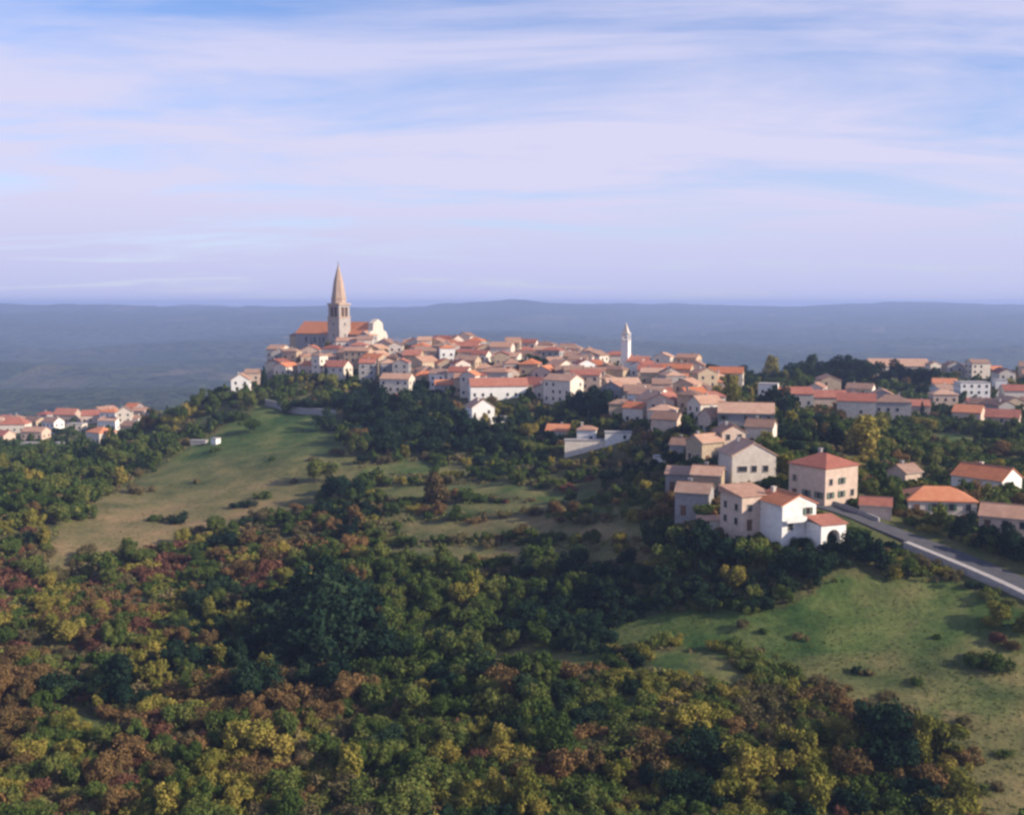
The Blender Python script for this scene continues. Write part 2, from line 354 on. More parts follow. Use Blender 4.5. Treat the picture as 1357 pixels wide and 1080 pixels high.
def house_parts(root, W_, D_, H, RH, roof, wall, tiles, near, win=True, ox=0, oy=0, oz=0, chim=True, seed=0, name='wall', wins=None, floors=None):
    rd = random.Random(seed)
    e = .35; base = -5.0
    # ridge along local x
    w = MB()
    if roof == 'gable':
        w.poly([(-W_/2,-D_/2,base),(W_/2,-D_/2,base),(W_/2,D_/2,base),(-W_/2,D_/2,base),(-W_/2,-D_/2,H),(W_/2,-D_/2,H),(W_/2,D_/2,H),(-W_/2,D_/2,H),(-W_/2,0,H+RH),(W_/2,0,H+RH)],
               [(0,1,5,4),(1,2,6,9,5),(2,3,7,6),(3,0,4,8,7),(4,5,9,8),(6,7,8,9)])
    else: w.box(-W_/2, W_/2, -D_/2, D_/2, base, H)
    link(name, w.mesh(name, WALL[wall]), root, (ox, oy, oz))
    r = MB(); t = .22
    if roof == 'gable':
        L = W_/2+e*.6; y = D_/2+e; ze = H-RH*e/(D_/2)+.03; zr = H+RH+.03
        vs = [(-L,-y,ze),(L,-y,ze),(L,0,zr),(-L,0,zr),(L,y,ze),(-L,y,ze)]
        vs += [(a, b, c+t) for a, b, c in vs]
        r.poly(vs, [(0,3,2,1),(3,5,4,2),(6,7,8,9),(9,8,10,11),(0,1,7,6),(4,5,11,10),(1,2,8,7),(2,4,10,8),(3,0,6,9),(5,3,9,11)])
    elif roof == 'hip':
        L = W_/2+e; y = D_/2+e; rl = max(0.3, W_/2-D_/2*.8)
        r.poly([(-L,-y,H-.1),(L,-y,H-.1),(L,y,H-.1),(-L,y,H-.1),(-L,-y,H+.12),(L,-y,H+.12),(L,y,H+.12),(-L,y,H+.12),(-rl,0,H+RH),(rl,0,H+RH)],
               [(3,2,1,0),(0,1,5,4),(1,2,6,5),(2,3,7,6),(3,0,4,7),(4,5,9,8),(5,6,9),(6,7,8,9),(7,4,8)])
    elif roof == 'shed':
        r.poly([(-W_/2-e,-D_/2-e,H+.02),(W_/2+e,-D_/2-e,H+.02),(W_/2+e,D_/2+e,H+RH),(-W_/2-e,D_/2+e,H+RH),(-W_/2-e,-D_/2-e,H-.1),(W_/2+e,-D_/2-e,H-.1),(W_/2+e,D_/2+e,H-.1),(-W_/2-e,D_/2+e,H-.1)],
               [(0,1,2,3),(7,6,5,4),(0,4,5,1),(1,5,6,2),(2,6,7,3),(3,7,4,0)])
    else:
        r.box(-W_/2-.15, W_/2+.15, -D_/2-.15, D_/2+.15, H+.005, H+.3)
    ro = link('roof', r.mesh('roof', TILE[tiles] if roof != 'flat' else CONC), root, (ox, oy, oz))
    if near and roof == 'gable':
        g = MB(); g.box(-W_/2-e*.6-.03, W_/2+e*.6+.03, -.16, .16, H+RH+.2, H+RH+.34); link('ridge_cap', g.mesh('ridge_cap', TILE['brown']), ro)
        for sy in (-1, 1):
            g = MB(); y_ = sy*(D_/2+e+.08); z_ = H-RH*e/(D_/2)+.12; g.box(-W_/2-.2, W_/2+.2, y_-.07, y_+.07, z_-.08, z_+.05); g.box(W_/2-.35, W_/2-.25, sy*(D_/2+.1)-.05, sy*(D_/2+.1)+.05, -.5, z_); link('gutter', g.mesh('gutter', FRAME), ro)
    if chim and roof in ('gable', 'hip'):
        c = MB(); c.box(-.35, .35, -.3, .3, -.8, 1.1); c.box(-.45, .45, -.4, .4, 1.1, 1.25)
        link('chimney', c.mesh('chimney', WALL['grey' if wall != 'white' else 'cream']), ro, (rd.uniform(-.3, .3)*W_, D_*.14, H+RH*.72))
    if win:
        if wins is not None:
            for f, s, z, ww, hh in wins: o = add_window(root, f, s, z, W_, D_, ww, hh, False, near); o.location = (o.location[0]+ox, o.location[1]+oy, o.location[2]+oz)
        else:
            nf = floors or max(1, int(H/2.7))
            for f, ext in (('F', W_), ('R', D_), ('L', D_)):
                k = max(1, int(ext/3.0)); 
                for fl in range(nf):
                    for q in range(k):
                        if rd.random() < .12: continue
                        s = (q+.5)*ext/k-ext/2; z = fl*2.7+1.6
                        if fl == 0 and q == 0 and f == 'F' and near: continue
                        add_window(root, f, s+ox*(f == 'F'), z, W_, D_, .95, 1.25, near and rd.random() < .5, near)
            if near:
                d = MB(); d.box(-.55, .55, -.1, 0, 0, 2.1); dd = link('door', d.mesh('door', DOOR), root, (.5*W_/max(1, int(W_/3.0))-W_/2, -D_/2-.003, 0))
                hb = MB(); hb.box(.35, .42, -.16, -.1, 1.0, 1.15); link('handle', hb.mesh('handle', FRAME), dd)
    return ro
ITEMS = []   # placements for the visibility buffer: dict(kind, x, y, z, r, h, ...)
HOUSES = []
CN = {'white':'white', 'cream':'cream', 'pink':'pinkish', 'tan':'tan stone', 'grey':'grey stone'}
TN = {'orange':'orange', 'red':'red', 'faded':'faded pink', 'brown':'brown'}
def H_(u, v, W_, D_, H, RH, roof, rot, wall, tiles, label=None, name='house', **kw):
    """rot in degrees: 0 = long side (ridge) square to the view"""
    p = hit(u, v); HOUSES.append(dict(x=p[0], y=p[1], z=p[2], W=W_, D=D_, H=H, RH=RH, roof=roof, rot=R(rot), wall=wall, tiles=tiles, label=label, name=name, key=True, **kw))
# --- right foreground group
H_(989,634, 9.5,9.8, 5.8,2.6,'gable',97,'cream','faded','big cream house with a low gable, three windows and faded pink roof', wins=[('L',0,2.9,1.1,1.3),('L',2.6,2.9,2.0,1.1),('L',-2.6,2.9,1.1,1.3),('F',0,2.9,1,1.3)])
H_(1090,660, 9.4,10, 7.2,2.3,'hip',-56,'pink','red','tall boxy pale house with one shaded blue-grey side, beside the road', wall2='grey')
H_(1040,702, 8.5,7.6, 5.6,1.7,'gable',112,'white','orange','bright white villa with orange roof and arched white garage', name='villa', villa=True)
H_(988,697, 7,7, 6.6,1.2,'shed',24,'pink','faded','narrow pinkish cream house touching the left of the white villa')
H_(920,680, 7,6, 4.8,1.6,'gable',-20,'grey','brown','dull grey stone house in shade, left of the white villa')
H_(946,698, 6,2.4, 1.6,.5,'shed',0,'cream','faded','low pale shed below the shaded grey house', win=False, name='shed')
H_(879,613, 5,3, 1.7,.4,'flat',0,'white','faded','tiny flat white shed among dark trees at centre right', win=False, name='shed')
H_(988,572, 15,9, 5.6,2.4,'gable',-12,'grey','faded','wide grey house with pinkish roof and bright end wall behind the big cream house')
H_(1306,657, 12,9, 4.6,2.4,'gable',-52,'white','orange','white house with orange roof above the road at far right')
H_(1240,676, 13,10, 2.8,2.2,'hip',-8,'cream','orange','low bungalow with a wide bright orange hipped roof above the road')
H_(1345,702, 12,7, 2.8,1.8,'gable',-30,'pink','faded','pinkish low house at the right edge just above the road')
H_(1198,648, 5.5,5, 4.2,1.4,'gable',30,'pink','brown','little pinkish stone house left of the orange bungalow')
H_(1160,682, 6,4, 2.2,1.2,'gable',-20,'pink','red','small red-roofed outbuilding beside the road near the boxy house', win=False)
H_(905,606, 6,5, 3.6,1.4,'gable',-24,'grey','brown','low grey cottage with brown roof left of the big cream house')
H_(934,612, 7,6, 5.2,1.6,'gable',30,'tan','faded','tan stone cottage close to the left wall of the big cream house')
H_(901,648, 6,5, 3.8,1.2,'shed',-15,'grey','brown','dark grey lean-to cottage among trees above the shaded grey house', name='cottage')
H_(938,655, 6.5,5.5, 4.6,1.5,'gable',-20,'tan','faded','tan cottage just above the narrow pinkish cream house', name='cottage')
H_(966,600, 6,6, 5.4,1.6,'gable',100,'pink','faded','pinkish gable peeping out behind the left side of the big cream house')
H_(1008,590, 7,6, 5.0,1.6,'gable',-24,'cream','brown','cream house half hidden behind the big cream gable, on its right')
# --- east side of the old town
H_(868,548, 11,9.5, 4.8,2.8,'gable',108,'cream','faded','pale cream house turning its broad gable to the viewer, right of the slim belfry')
H_(823,532, 13,9, 6.6,2.2,'gable',12,'tan','faded','large tan house with two upper windows directly below the slim belfry', wins=[('F',-3,4.8,1.5,1.3),('F',3,4.8,1.5,1.3),('F',0,2,1.2,1.3)])
H_(843,560, 7,6, 5,1.6,'gable',-30,'cream','orange','small orange and cream house below the large tan one')
H_(884,577, 8,6, 5,1.8,'gable',-28,'pink','brown','pinkish house below the pale cream gable')
H_(917,546, 8,7, 6,2,'gable',24,'pink','orange','upper pinkish house of the stepped row right of the cream gable')
H_(934,560, 8,7, 6,2,'gable',24,'cream','faded','middle house of the stepped row right of the cream gable')
H_(947,574, 7,6, 5,2,'gable',24,'pink','faded','lowest house of the stepped row, behind the big cream house')
H_(962,508, 14,9, 4.5,2.2,'gable',-15,'cream','orange','broad house with salmon roof behind the bright green tree')
H_(660,527, 23,9, 5.0,2.8,'gable',8,'white','red','long white house with a wide red roof in mid town')
H_(636,560, 9,8.5, 6.0,2.8,'gable',108,'white','faded','tall white gabled house below the long white one')
H_(662,559, 6,3, 1.8,.4,'flat',0,'white','faded','low white annex at the foot of the tall white gable', win=False, name='shed')
H_(743,583, 9,6, 3.4,1.8,'gable',-15,'cream','orange','low house with orange roof at the lower edge of town')
H_(778,586, 6,5, 4.2,1.2,'hip',-10,'white','faded','small white cube-like house at the lower edge of town')
H_(819,585, 8,4, 2.8,.5,'flat',-5,'white','faded','flat white house at the lower edge of town', )
H_(796,592, 22,3, 2.0,.5,'flat',-3,'cream','faded','long low cream terrace wall building under the white houses', win=False, name='outbuilding')
H_(790,502, 10,8, 6,2.2,'hip',0,'pink','orange','tall salmon house left of the slim belfry')
H_(742,506, 9,8, 7,2.2,'gable',-55,'cream','faded','tall cream gabled house between the dark town trees and salmon house')
H_(527,520, 13,8, 6.0,2,'gable',-14,'cream','faded','cream house with bright walls at the lower west edge of old town')
H_(529,535, 4.5,4, 3.0,1,'gable',-30,'cream','orange','tiny cream house below the bright cream walls')
H_(448,502, 11,8, 5.8,2.6,'gable',-22,'cream','red','cream house with red roof under the church tower')
H_(424,498, 5,6, 9.5,1.5,'hip',-30,'cream','brown','tall narrow cream house beside a dark cypress below the church')
H_(587,464, 15,9, 5.2,3.2,'hip',-10,'tan','red','large house with a red roof standing highest in mid town')
H_(604,467, 6,6, 6.5,2,'gable',-60,'cream','faded','pale gable attached right of the highest town house')
H_(320,519, 11,8, 5.6,2.6,'gable',100,'white','faded','bright white gabled house alone at the left end of the hilltop')
H_(335,512, 7,6, 6.5,1.6,'gable',10,'pink','brown','pinkish brown house just behind the white house at the left end')
H_(387,484, 8,6, 7,1.5,'hip',-15,'tan','brown','tan block below the left end of the church')
# --- right suburb
H_(1188,497, 30,11, 5.5,3.4,'gable',-6,'cream','faded','very long building with a salmon roof on the skyline at right')
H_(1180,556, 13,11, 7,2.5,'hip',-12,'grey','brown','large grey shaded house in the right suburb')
H_(1134,560, 13,9, 8,2.4,'gable',-18,'cream','red','tall cream house with a red roof in the right suburb')
H_(1092,542, 16,9, 5,2.4,'gable',-8,'pink','red','wide red-roofed house left of the tall cream one in suburb')
H_(1050,538, 14,9, 5,2.2,'gable',-4,'grey','red','red-roofed grey house at the left end of the suburb row')
H_(1018,533, 7,7, 7,1.2,'flat',-20,'white','faded','slim white house at the left end of the suburb row')
H_(1249,542, 10,8, 6.4,1.6,'hip',-6,'pink','faded','pale pink house left of the white flat-roofed block')
H_(1287,532, 12.5,9, 8.4,1,'flat',-4,'white','faded','white flat-roofed block in the right suburb')
H_(1324,524, 5,6, 7,1.2,'flat',-10,'white','faded','slim white block right of the big white one')
H_(1211,552, 11,8, 4.6,2,'gable',-14,'pink','red','red-roofed pinkish house between the grey and pale pink houses')
H_(1283,563, 10,8, 5,2.4,'gable',-35,'pink','orange','orange-roofed house below the white flat-roofed block')
H_(1328,572, 11,8, 5.4,2.4,'gable',-30,'pink','red','red-roofed house at the right edge above the green gardens')
H_(1346,532, 12,8, 5,2.2,'gable',-8,'cream','red','red-roofed cream house at the right edge of the suburb')
H_(1312,499, 11,8, 3.5,2.2,'gable',0,'tan','orange','small orange-roofed house on the skyline right of the long building')
H_(1236,500, 5,6, 6.5,1.5,'gable',100,'cream','faded','bright cream gable at the right end of the long building')
# --- village at the left
H_(20,572, 14,11, 4.5,3.6,'hip',5,'cream','red','large red hipped-roof house at the left edge of the photo')
H_(48,581, 12,8, 4,2,'gable',-10,'pink','faded','pinkish house right of the large red hipped roof')
H_(71,573, 9,7, 6,2.2,'gable',-25,'white','brown','white house with dark roof in the left village')
H_(90,560, 13,8, 5,3,'gable',-10,'pink','red','pink house with red roof behind the others in left village')
H_(102,570, 9,6, 3.6,1,'flat',-5,'cream','faded','flat cream house in the middle of left village')
H_(148,569, 12,8, 5,1.8,'gable',-20,'white','faded','wide white house at the right of the left village')
H_(166,566, 8,8, 8.5,2.8,'gable',104,'cream','brown','tallest cream gable at the right end of left village')
H_(45,596, 11,5, 3.4,.4,'flat',-8,'white','faded','long low white shed at the left edge below the village', name='shed')
H_(77,598, 9,5, 4,.4,'flat',-12,'white','faded','second low white shed in front of left village', name='shed')
H_(135,583, 6,6, 4.6,1.6,'gable',-40,'cream','faded','small cream cottage lowest in the left village')
H_(122,560, 10,7, 4.5,2.5,'gable',10,'pink','red','red-roofed cottage between the flat cream and white houses')
H_(184,564, 5,5, 4,1.5,'gable',-30,'white','faded','tiny white hut at the right end of left village')
H_(4,586, 9,8, 4,2.2,'gable',-20,'pink','red','pinkish house cut off by the left edge')
H_(286,588, 2.6,2.4, 2.0,.6,'flat',-30,'white','faded','little white hut on the slope left of the meadow', win=False, name='hut')
H_(264,588, 6,2.4, 1.2,.5,'flat',-8,'grey','faded','low grey shed beside the little white hut', win=False, name='shed')
# --- fill the old town and the suburb
def ok_house(p, r, extra=0):
    for q in HOUSES:
        if math.hypot(p[0]-q['x'], p[1]-q['y']) < r+max(q['W'], q['D'])*.42+extra: return False
    return True
CH = hit(450, 462)
TOWN = [(340,500),(350,482),(375,468),(460,462),(520,462),(600,462),(660,472),(760,482),(850,494),(915,500),(960,520),(955,560),(905,580),(860,566),(800,545),(740,535),(690,528),(620,530),(560,512),(500,508),(430,500),(380,500)]
SUB = [(1000,512),(1080,505),(1357,500),(1420,520),(1420,566),(1340,560),(1200,548),(1100,545),(1010,535)]
VIL = [(-60,560),(60,552),(190,548),(190,570),(150,585),(60,590),(-60,590)]
def fill(poly, nwant, sep, seed, zone):
    rd = random.Random(seed); us = [p[0] for p in poly]; vs = [p[1] for p in poly]; c = 0
    XY = uvpoly(poly)
    xs = [p[0] for p in XY]; ys = [p[1] for p in XY]
    for _ in range(12000):
        if c >= nwant: break
        x = rd.uniform(min(xs), max(xs)); y = rd.uniform(min(ys), max(ys))
        if not inpoly(np.array(x), np.array(y), XY): continue
        W_ = rd.uniform(6.5, 13); D_ = rd.uniform(6.5, 9)
        if math.hypot(x-CH[0]+4, y-CH[1]-5) < 26 or not ok_house((x, y), W_*.42, sep): continue
        uu, vv = proj(x, y, float(h(x, y)))
        if any(abs(uu-cu) < ru and abs(vv-cv) < rv for cu, cv, ru, rv in ((708,495,24,9),(965,528,22,9),(785,540,20,14),(640,545,22,12),(1125,502,118,24),(829,511,15,17),(600,492,16,8),(480,497,16,6),(560,520,22,9))): continue
        rt = -16+rd.gauss(0, 15) + (100 if rd.random() < .42 else 0)
        HOUSES.append(dict(x=x, y=y, z=float(h(x, y)), W=W_, D=D_, H=rd.choice([3.2, 4.4, 5.2, 6.2, 7.4, 8.6]), RH=D_*rd.uniform(.2, .27), roof='gable' if rd.random() < .8 else 'hip', rot=R(rt),
             wall=rd.choices(['white','cream','pink','tan','grey'], [.8, 3.2, 2.2, 3.4, 2.2])[0], tiles=rd.choices(['orange','red','faded','brown'], [1.4, 2.4, 3.0, 3.2])[0], label=None, name='house', key=False, zone=zone)); c += 1
fill(TOWN, 160, -.5, 5, 'old town')
fill(SUB, 26, 2.5, 6, 'right suburb')
fill(VIL, 14, 3.0, 8, 'left village')
# ------------------------------------------------------------------ tree meshes
def leaf_cloud(fn, n, size, seed, flat=0.0):
    r = np.random.default_rng(seed); P, Nn = fn(r, n); n = len(P)
    Nn = Nn + r.normal(0, .55, (n, 3)); Nn /= np.linalg.norm(Nn, axis=1)[:,None]
    a = r.normal(0, 1, (n, 3)); T = np.cross(Nn, a); T /= np.linalg.norm(T, axis=1)[:,None]; B = np.cross(Nn, T)
    s = size*r.uniform(.55, 1.35, n)[:,None]; s2 = s*r.uniform(.5, 1.0, n)[:,None]
    V = np.stack([P-T*s, P-B*s2+Nn*s*.25, P+T*s*.9, P+B*s2+Nn*s*.2], 1).reshape(-1, 3)
    return V
def raw_mesh(name, V):
    me = bpy.data.meshes.new(name); me.vertices.add(len(V)); me.vertices.foreach_set('co', V.astype(np.float32).ravel())
    nq = len(V)//4; me.loops.add(nq*4); me.loops.foreach_set('vertex_index', np.arange(nq*4, dtype=np.int32))
    me.polygons.add(nq); me.polygons.foreach_set('loop_start', np.arange(0, nq*4, 4, dtype=np.int32)); me.update(calc_edges=True)
    return me
def lobes(shape, seed):
    r = np.random.default_rng(seed)
    def fn(rr, n):
        if shape == 'round': K = r.integers(11, 16); C = np.clip(r.normal(0, .40, (K, 3)), -.75, .75); C[:,2] = C[:,2]*.9+.98; rad = r.uniform(.16, .42, K)
        elif shape == 'tall': K = 15; z = np.linspace(.5, 2.3, K); C = np.stack([r.normal(0, .26, K), r.normal(0, .26, K), z], 1); rad = (.5-.16*np.abs(z-1.25))*r.uniform(.75, 1.15, K)
        elif shape == 'shrub': K = r.integers(8, 12); C = np.stack([r.normal(0, .46, K), r.normal(0, .46, K), r.uniform(.25, .62, K)], 1); rad = r.uniform(.25, .42, K)
        elif shape == 'wide': K = 14; C = np.stack([r.normal(0, .52, K), r.normal(0, .52, K), r.uniform(.75, 1.25, K)], 1); rad = r.uniform(.26, .44, K)
        else: K = 12; z = np.linspace(.25, 3.5, K); C = np.stack([r.normal(0, .05, K), r.normal(0, .05, K), z], 1); rad = .5*np.clip(1.15-(z/3.7)**1.6, .16, 1)
        C = np.concatenate([C, [[0, 0, C[:,2].mean()]]]); rad = np.append(rad, .5 if shape != 'cypress' else .4)
        w = rad**2; k = rr.choice(len(C), n, p=w/w.sum())
        d = rr.normal(0, 1, (n, 3)); d /= np.linalg.norm(d, axis=1)[:,None]
        P = C[k]+d*(rad[k]*rr.uniform(.45, 1.3, n)**.8)[:,None]
        keep = P[:,2] > .06
        return P[keep], d[keep]
    return fn
def trunk_mesh(h0, r0, seed, limbs=4):
    rd = random.Random(seed); m = MB(); m.frust(7, r0, r0*.6, -.5, h0*.55); m.frust(7, r0*.6, r0*.3, h0*.55, h0)
    for i in range(limbs):
        a = i*6.28/limbs+rd.random(); z = h0*rd.uniform(.45, .75); L = h0*.45; q = r0*.35
        x, y = math.cos(a), math.sin(a); b = (x*L, y*L, z+L*.8)
        m.poly([(-y*q, x*q, z), (y*q, -x*q, z), (0, 0, z+2*q), (b[0]-y*q*.4, b[1]+x*q*.4, b[2]), (b[0]+y*q*.4, b[1]-x*q*.4, b[2]), (b[0], b[1], b[2]+q)], [(0,1,4,3),(1,2,5,4),(2,0,3,5),(3,4,5)])
    return m.mesh('trunk', BARK)
CROWN = {}; TRUNK = {}
SHAPES = {'round': (9, 3400, .074), 'tall': (3, 2400, .105), 'shrub': (6, 1900, .078), 'wide': (5, 3200, .074), 'cypress': (2, 2200, .10)}
for sh, (nv, nl, ls) in SHAPES.items():
    for k in range(nv):
        me = raw_mesh('crown', leaf_cloud(lobes(sh, 100+k*7+len(sh)), nl, ls, 50+k)); me.materials.append(LEAF['green']); CROWN[sh, k] = me
        TRUNK[sh, k] = trunk_mesh({'round': 1.1, 'tall': 1.9, 'shrub': .5, 'wide': 1.0, 'cypress': 2.6}[sh], {'shrub': .04, 'cypress': .09}.get(sh, .07), k)
TOPH = {'round': 1.9, 'tall': 2.6, 'shrub': .95, 'wide': 1.55, 'cypress': 3.7}
# ------------------------------------------------------------------ vegetation placement
TREES = []
HX = np.array([[q['x'], q['y'], max(q['W'], q['D'])] for q in HOUSES])
def road_d(x, y):
    d = 1e9
    for a, b in zip(ROADXY[:-1], ROADXY[1:]):
        ab = b-a; t = min(1, max(0, ((x-a[0])*ab[0]+(y-a[1])*ab[1])/(ab@ab))); d = min(d, math.hypot(x-a[0]-t*ab[0], y-a[1]-t*ab[1]))
    return d
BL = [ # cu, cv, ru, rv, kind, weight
 (430,850,115,70,'dark',3),(130,938,80,28,'dark',1.6),(235,862,50,45,'dark',1.2),(780,835,75,42,'dark',3),(850,775,170,34,'dark',3),(640,600,150,35,'dark',.9),(1000,735,100,35,'dark',1.2),  # the gully's dark patches paint the trees' shaded side as leaf colour
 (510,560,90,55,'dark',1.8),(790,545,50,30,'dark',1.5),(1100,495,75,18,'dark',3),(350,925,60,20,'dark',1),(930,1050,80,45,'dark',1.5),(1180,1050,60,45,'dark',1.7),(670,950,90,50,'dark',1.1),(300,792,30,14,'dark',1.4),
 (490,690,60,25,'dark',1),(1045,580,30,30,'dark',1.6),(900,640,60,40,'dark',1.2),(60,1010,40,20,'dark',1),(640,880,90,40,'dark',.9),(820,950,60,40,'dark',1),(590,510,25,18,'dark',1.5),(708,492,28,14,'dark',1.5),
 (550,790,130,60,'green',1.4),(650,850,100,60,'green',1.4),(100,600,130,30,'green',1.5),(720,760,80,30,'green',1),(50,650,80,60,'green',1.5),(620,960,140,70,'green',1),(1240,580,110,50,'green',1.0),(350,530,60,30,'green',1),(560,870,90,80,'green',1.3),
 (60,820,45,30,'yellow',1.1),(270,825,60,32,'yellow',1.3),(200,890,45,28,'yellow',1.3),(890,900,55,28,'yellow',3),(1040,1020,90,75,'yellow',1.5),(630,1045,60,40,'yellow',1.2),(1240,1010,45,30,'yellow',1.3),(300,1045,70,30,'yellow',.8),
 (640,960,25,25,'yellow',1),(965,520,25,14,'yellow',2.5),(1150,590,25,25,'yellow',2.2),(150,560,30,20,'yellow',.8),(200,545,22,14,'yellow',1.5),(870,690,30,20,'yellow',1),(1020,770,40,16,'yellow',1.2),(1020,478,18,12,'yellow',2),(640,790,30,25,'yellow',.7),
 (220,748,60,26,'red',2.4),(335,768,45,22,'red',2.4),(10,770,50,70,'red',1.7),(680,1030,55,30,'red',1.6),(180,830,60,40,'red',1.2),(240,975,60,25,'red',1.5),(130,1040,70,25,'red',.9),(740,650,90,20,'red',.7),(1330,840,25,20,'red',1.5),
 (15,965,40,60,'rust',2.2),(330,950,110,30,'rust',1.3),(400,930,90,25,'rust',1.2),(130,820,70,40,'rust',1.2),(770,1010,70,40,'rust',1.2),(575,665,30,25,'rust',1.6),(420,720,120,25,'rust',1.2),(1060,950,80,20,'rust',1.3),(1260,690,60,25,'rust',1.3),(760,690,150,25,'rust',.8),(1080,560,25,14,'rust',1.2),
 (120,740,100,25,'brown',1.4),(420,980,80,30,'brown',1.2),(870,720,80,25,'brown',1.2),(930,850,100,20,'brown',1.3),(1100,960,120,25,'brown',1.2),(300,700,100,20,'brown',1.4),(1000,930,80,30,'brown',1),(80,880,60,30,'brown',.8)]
BASE = {'green': .85, 'dark': .20, 'yellow': .50, 'rust': .24, 'red': .08, 'brown': .46}
GRID = {}
def free(x, y, r):
    gx, gy = int(x//8), int(y//8)
    for i in (-1, 0, 1):
        for j in (-1, 0, 1):
            for a, b, c in GRID.get((gx+i, gy+j), ()):
                if math.hypot(a-x, b-y) < (r+c)*.57: return False
    return True
def add_tree(x, y, r, shape, kind, hs=1.0, label=None, z=None):
    GRID.setdefault((int(x//8), int(y//8)), []).append((x, y, r))
    TREES.append(dict(x=x, y=y, z=float(h(x, y)) if z is None else z, r=r, shape=shape, kind=kind, hs=hs, label=label))
def at(u, v, *a, **k): p = hit(u, v); add_tree(p[0], p[1], *a, **k)
# hand-placed landmark trees
at(965,545,5.0,'round','yellow', label='bright yellow-green round tree right of the stepped houses')
at(350,512,2.6,'cypress','dark', label='slim dark cypress right of the white house at the left end')
at(432,505,2.2,'cypress','dark', label='narrow dark cypress below the church tower')
for u, v, r_ in ((1222,748,1.5),(1238,755,1.2),(1262,767,1.6),(1285,777,1.2),(1312,792,1.7),(1338,802,1.3),(1180,728,1.6),(1200,738,1.5)): at(u, v, r_, 'shrub', random.choice(['green','brown','dark']))
for u, v, r_, k_ in ((1135,890,1.1,'dark'),(1150,893,.8,'brown'),(1060,845,1.0,'brown'),(985,830,1.3,'brown'),(1012,838,.9,'green'),(1215,905,1.0,'green'),(1290,872,1.2,'brown'),(1325,850,1.5,'red'),(1345,860,1.3,'rust'),(1090,905,1.2,'brown'),(1120,915,1.0,'rust'),(1175,925,1.2,'brown'),(1005,865,1.0,'brown'),(1240,845,.7,'green'),(205,690,2.0,'green'),(262,640,1.6,'brown'),(285,598,1.6,'green'),(150,735,1.4,'brown'),(390,640,1.5,'brown'),(360,610,1.3,'green'),(180,745,1.5,'rust'),(330,700,1.7,'brown'),(280,690,1.3,'rust'),(415,610,1.4,'brown'),(1280,960,1.2,'brown'),(1330,1000,1.0,'green'),(1320,1045,1.1,'brown')): at(u, v, r_, 'shrub', k_)
at(575,668,3.6,'tall','rust', label='lone tan and orange tree above the terraces in mid slope')
at(230,694,3.0,'shrub','dark', label='small dark bush alone in the lower meadow')
at(322,672,2.4,'shrub','dark', label='small dark bush in the middle of the meadow')
at(1146,605,4.6,'tall','yellow', label='tall yellow tree behind the boxy pinkish house')
at(1022,500,4.6,'tall','yellow', label='tall olive-yellow tree on the skyline left of the dark wood')
for u, v, r_ in ((480,560,6),(505,552,6.5),(530,560,5.5),(455,545,5),(560,575,5.5),(590,560,5),(500,580,5),(615,585,5),(470,585,4.6),(545,540,4.5),(575,545,4.5)): at(u, v, r_, 'round', 'dark')
for u, v, r_ in ((1050,503,7),(1075,500,8),(1100,499,8.5),(1125,500,8),(1148,503,7),(1060,512,6),(1112,512,6),(1170,512,6),(1200,512,6.5),(1225,513,6)): at(u, v, r_, 'round', 'dark', .85)
for u, v, r_ in ((700,500,6),(716,503,5.5),(690,506,4.5),(780,555,5.5),(800,560,5),(765,552,5),(790,545,5)): at(u, v, r_, 'round', 'dark')
for u, v, r_ in ((400,850,6),(440,840,6.5),(475,850,6),(420,880,5.5),(455,885,6),(390,880,5),(500,880,5),(430,815,5.5),(470,818,5),(365,850,4.6)): at(u, v, r_, 'round', 'dark')
for u, v, r_ in ((1245,702,2.4),(1275,714,2.6),(1305,724,2.5),(1335,737,2.8),(1362,748,2.8),(1258,708,2),(1320,731,2.3),(870,735,3.5),(930,745,4.5),(965,755,4),(1000,750,3.2),(1045,764,3.0),(1090,762,3.0),(1130,745,3.4),(1160,752,3.2),(900,760,4.5)): at(u, v, r_, 'round', random.choice(['dark','green']))
rd = random.Random(11); NC = 60000
DC = np.exp(rng.uniform(math.log(98), math.log(640), NC))
DC = DC[rng.random(NC) > (DC/640)**.55+.1-.12]
XC = (rng.uniform(-110, 1467, len(DC))-PW/2)/F*DC; ZC = smooth_h(XC, DC); UC, VC = proj(XC, DC, ZC)
m = (VC < 1230)
free_ = np.zeros(len(DC), bool)
WX, WY = 9*fbm(XC/12, DC/12, 3, 131), 16*fbm(XC/14, DC/14, 3, 137)
for P in TREEFREE: free_ |= inpoly(XC+WX, DC+WY, P)
m &= ~free_ | (rng.random(len(DC)) < .006)
RD = np.full(len(DC), 1e9)
for a, b in zip(ROADXY[:-1], ROADXY[1:]):
    ab = b-a; t = np.clip(((XC-a[0])*ab[0]+(DC-a[1])*ab[1])/(ab@ab), 0, 1); RD = np.minimum(RD, np.hypot(XC-a[0]-t*ab[0], DC-a[1]-t*ab[1]))
m &= RD > 5.5
XC, DC, UC, VC, RD = XC[m], DC[m], UC[m], VC[m], RD[m]; HC = h(XC, DC); BG = fbm(XC/35, DC/35, 2, 99)
NHC = np.full(len(DC), 1e9)
for q in HX: NHC = np.minimum(NHC, np.hypot(q[0]-XC, q[1]-DC)-q[2]*.5)
SCO = {k: np.full(len(DC), w_)+.5*fbm(XC/15+i*31., DC/15+7*i, 2, 50+i) for i, (k, w_) in enumerate(BASE.items())}
up = VC < 700; SCO['yellow'][up] -= .12; SCO['red'][up] -= .05; SCO['dark'][up] += .06
lo_ = (UC < 500) & (VC > 720); SCO['dark'][lo_] -= .1; SCO['rust'][lo_] += .10; SCO['red'][lo_] += .06
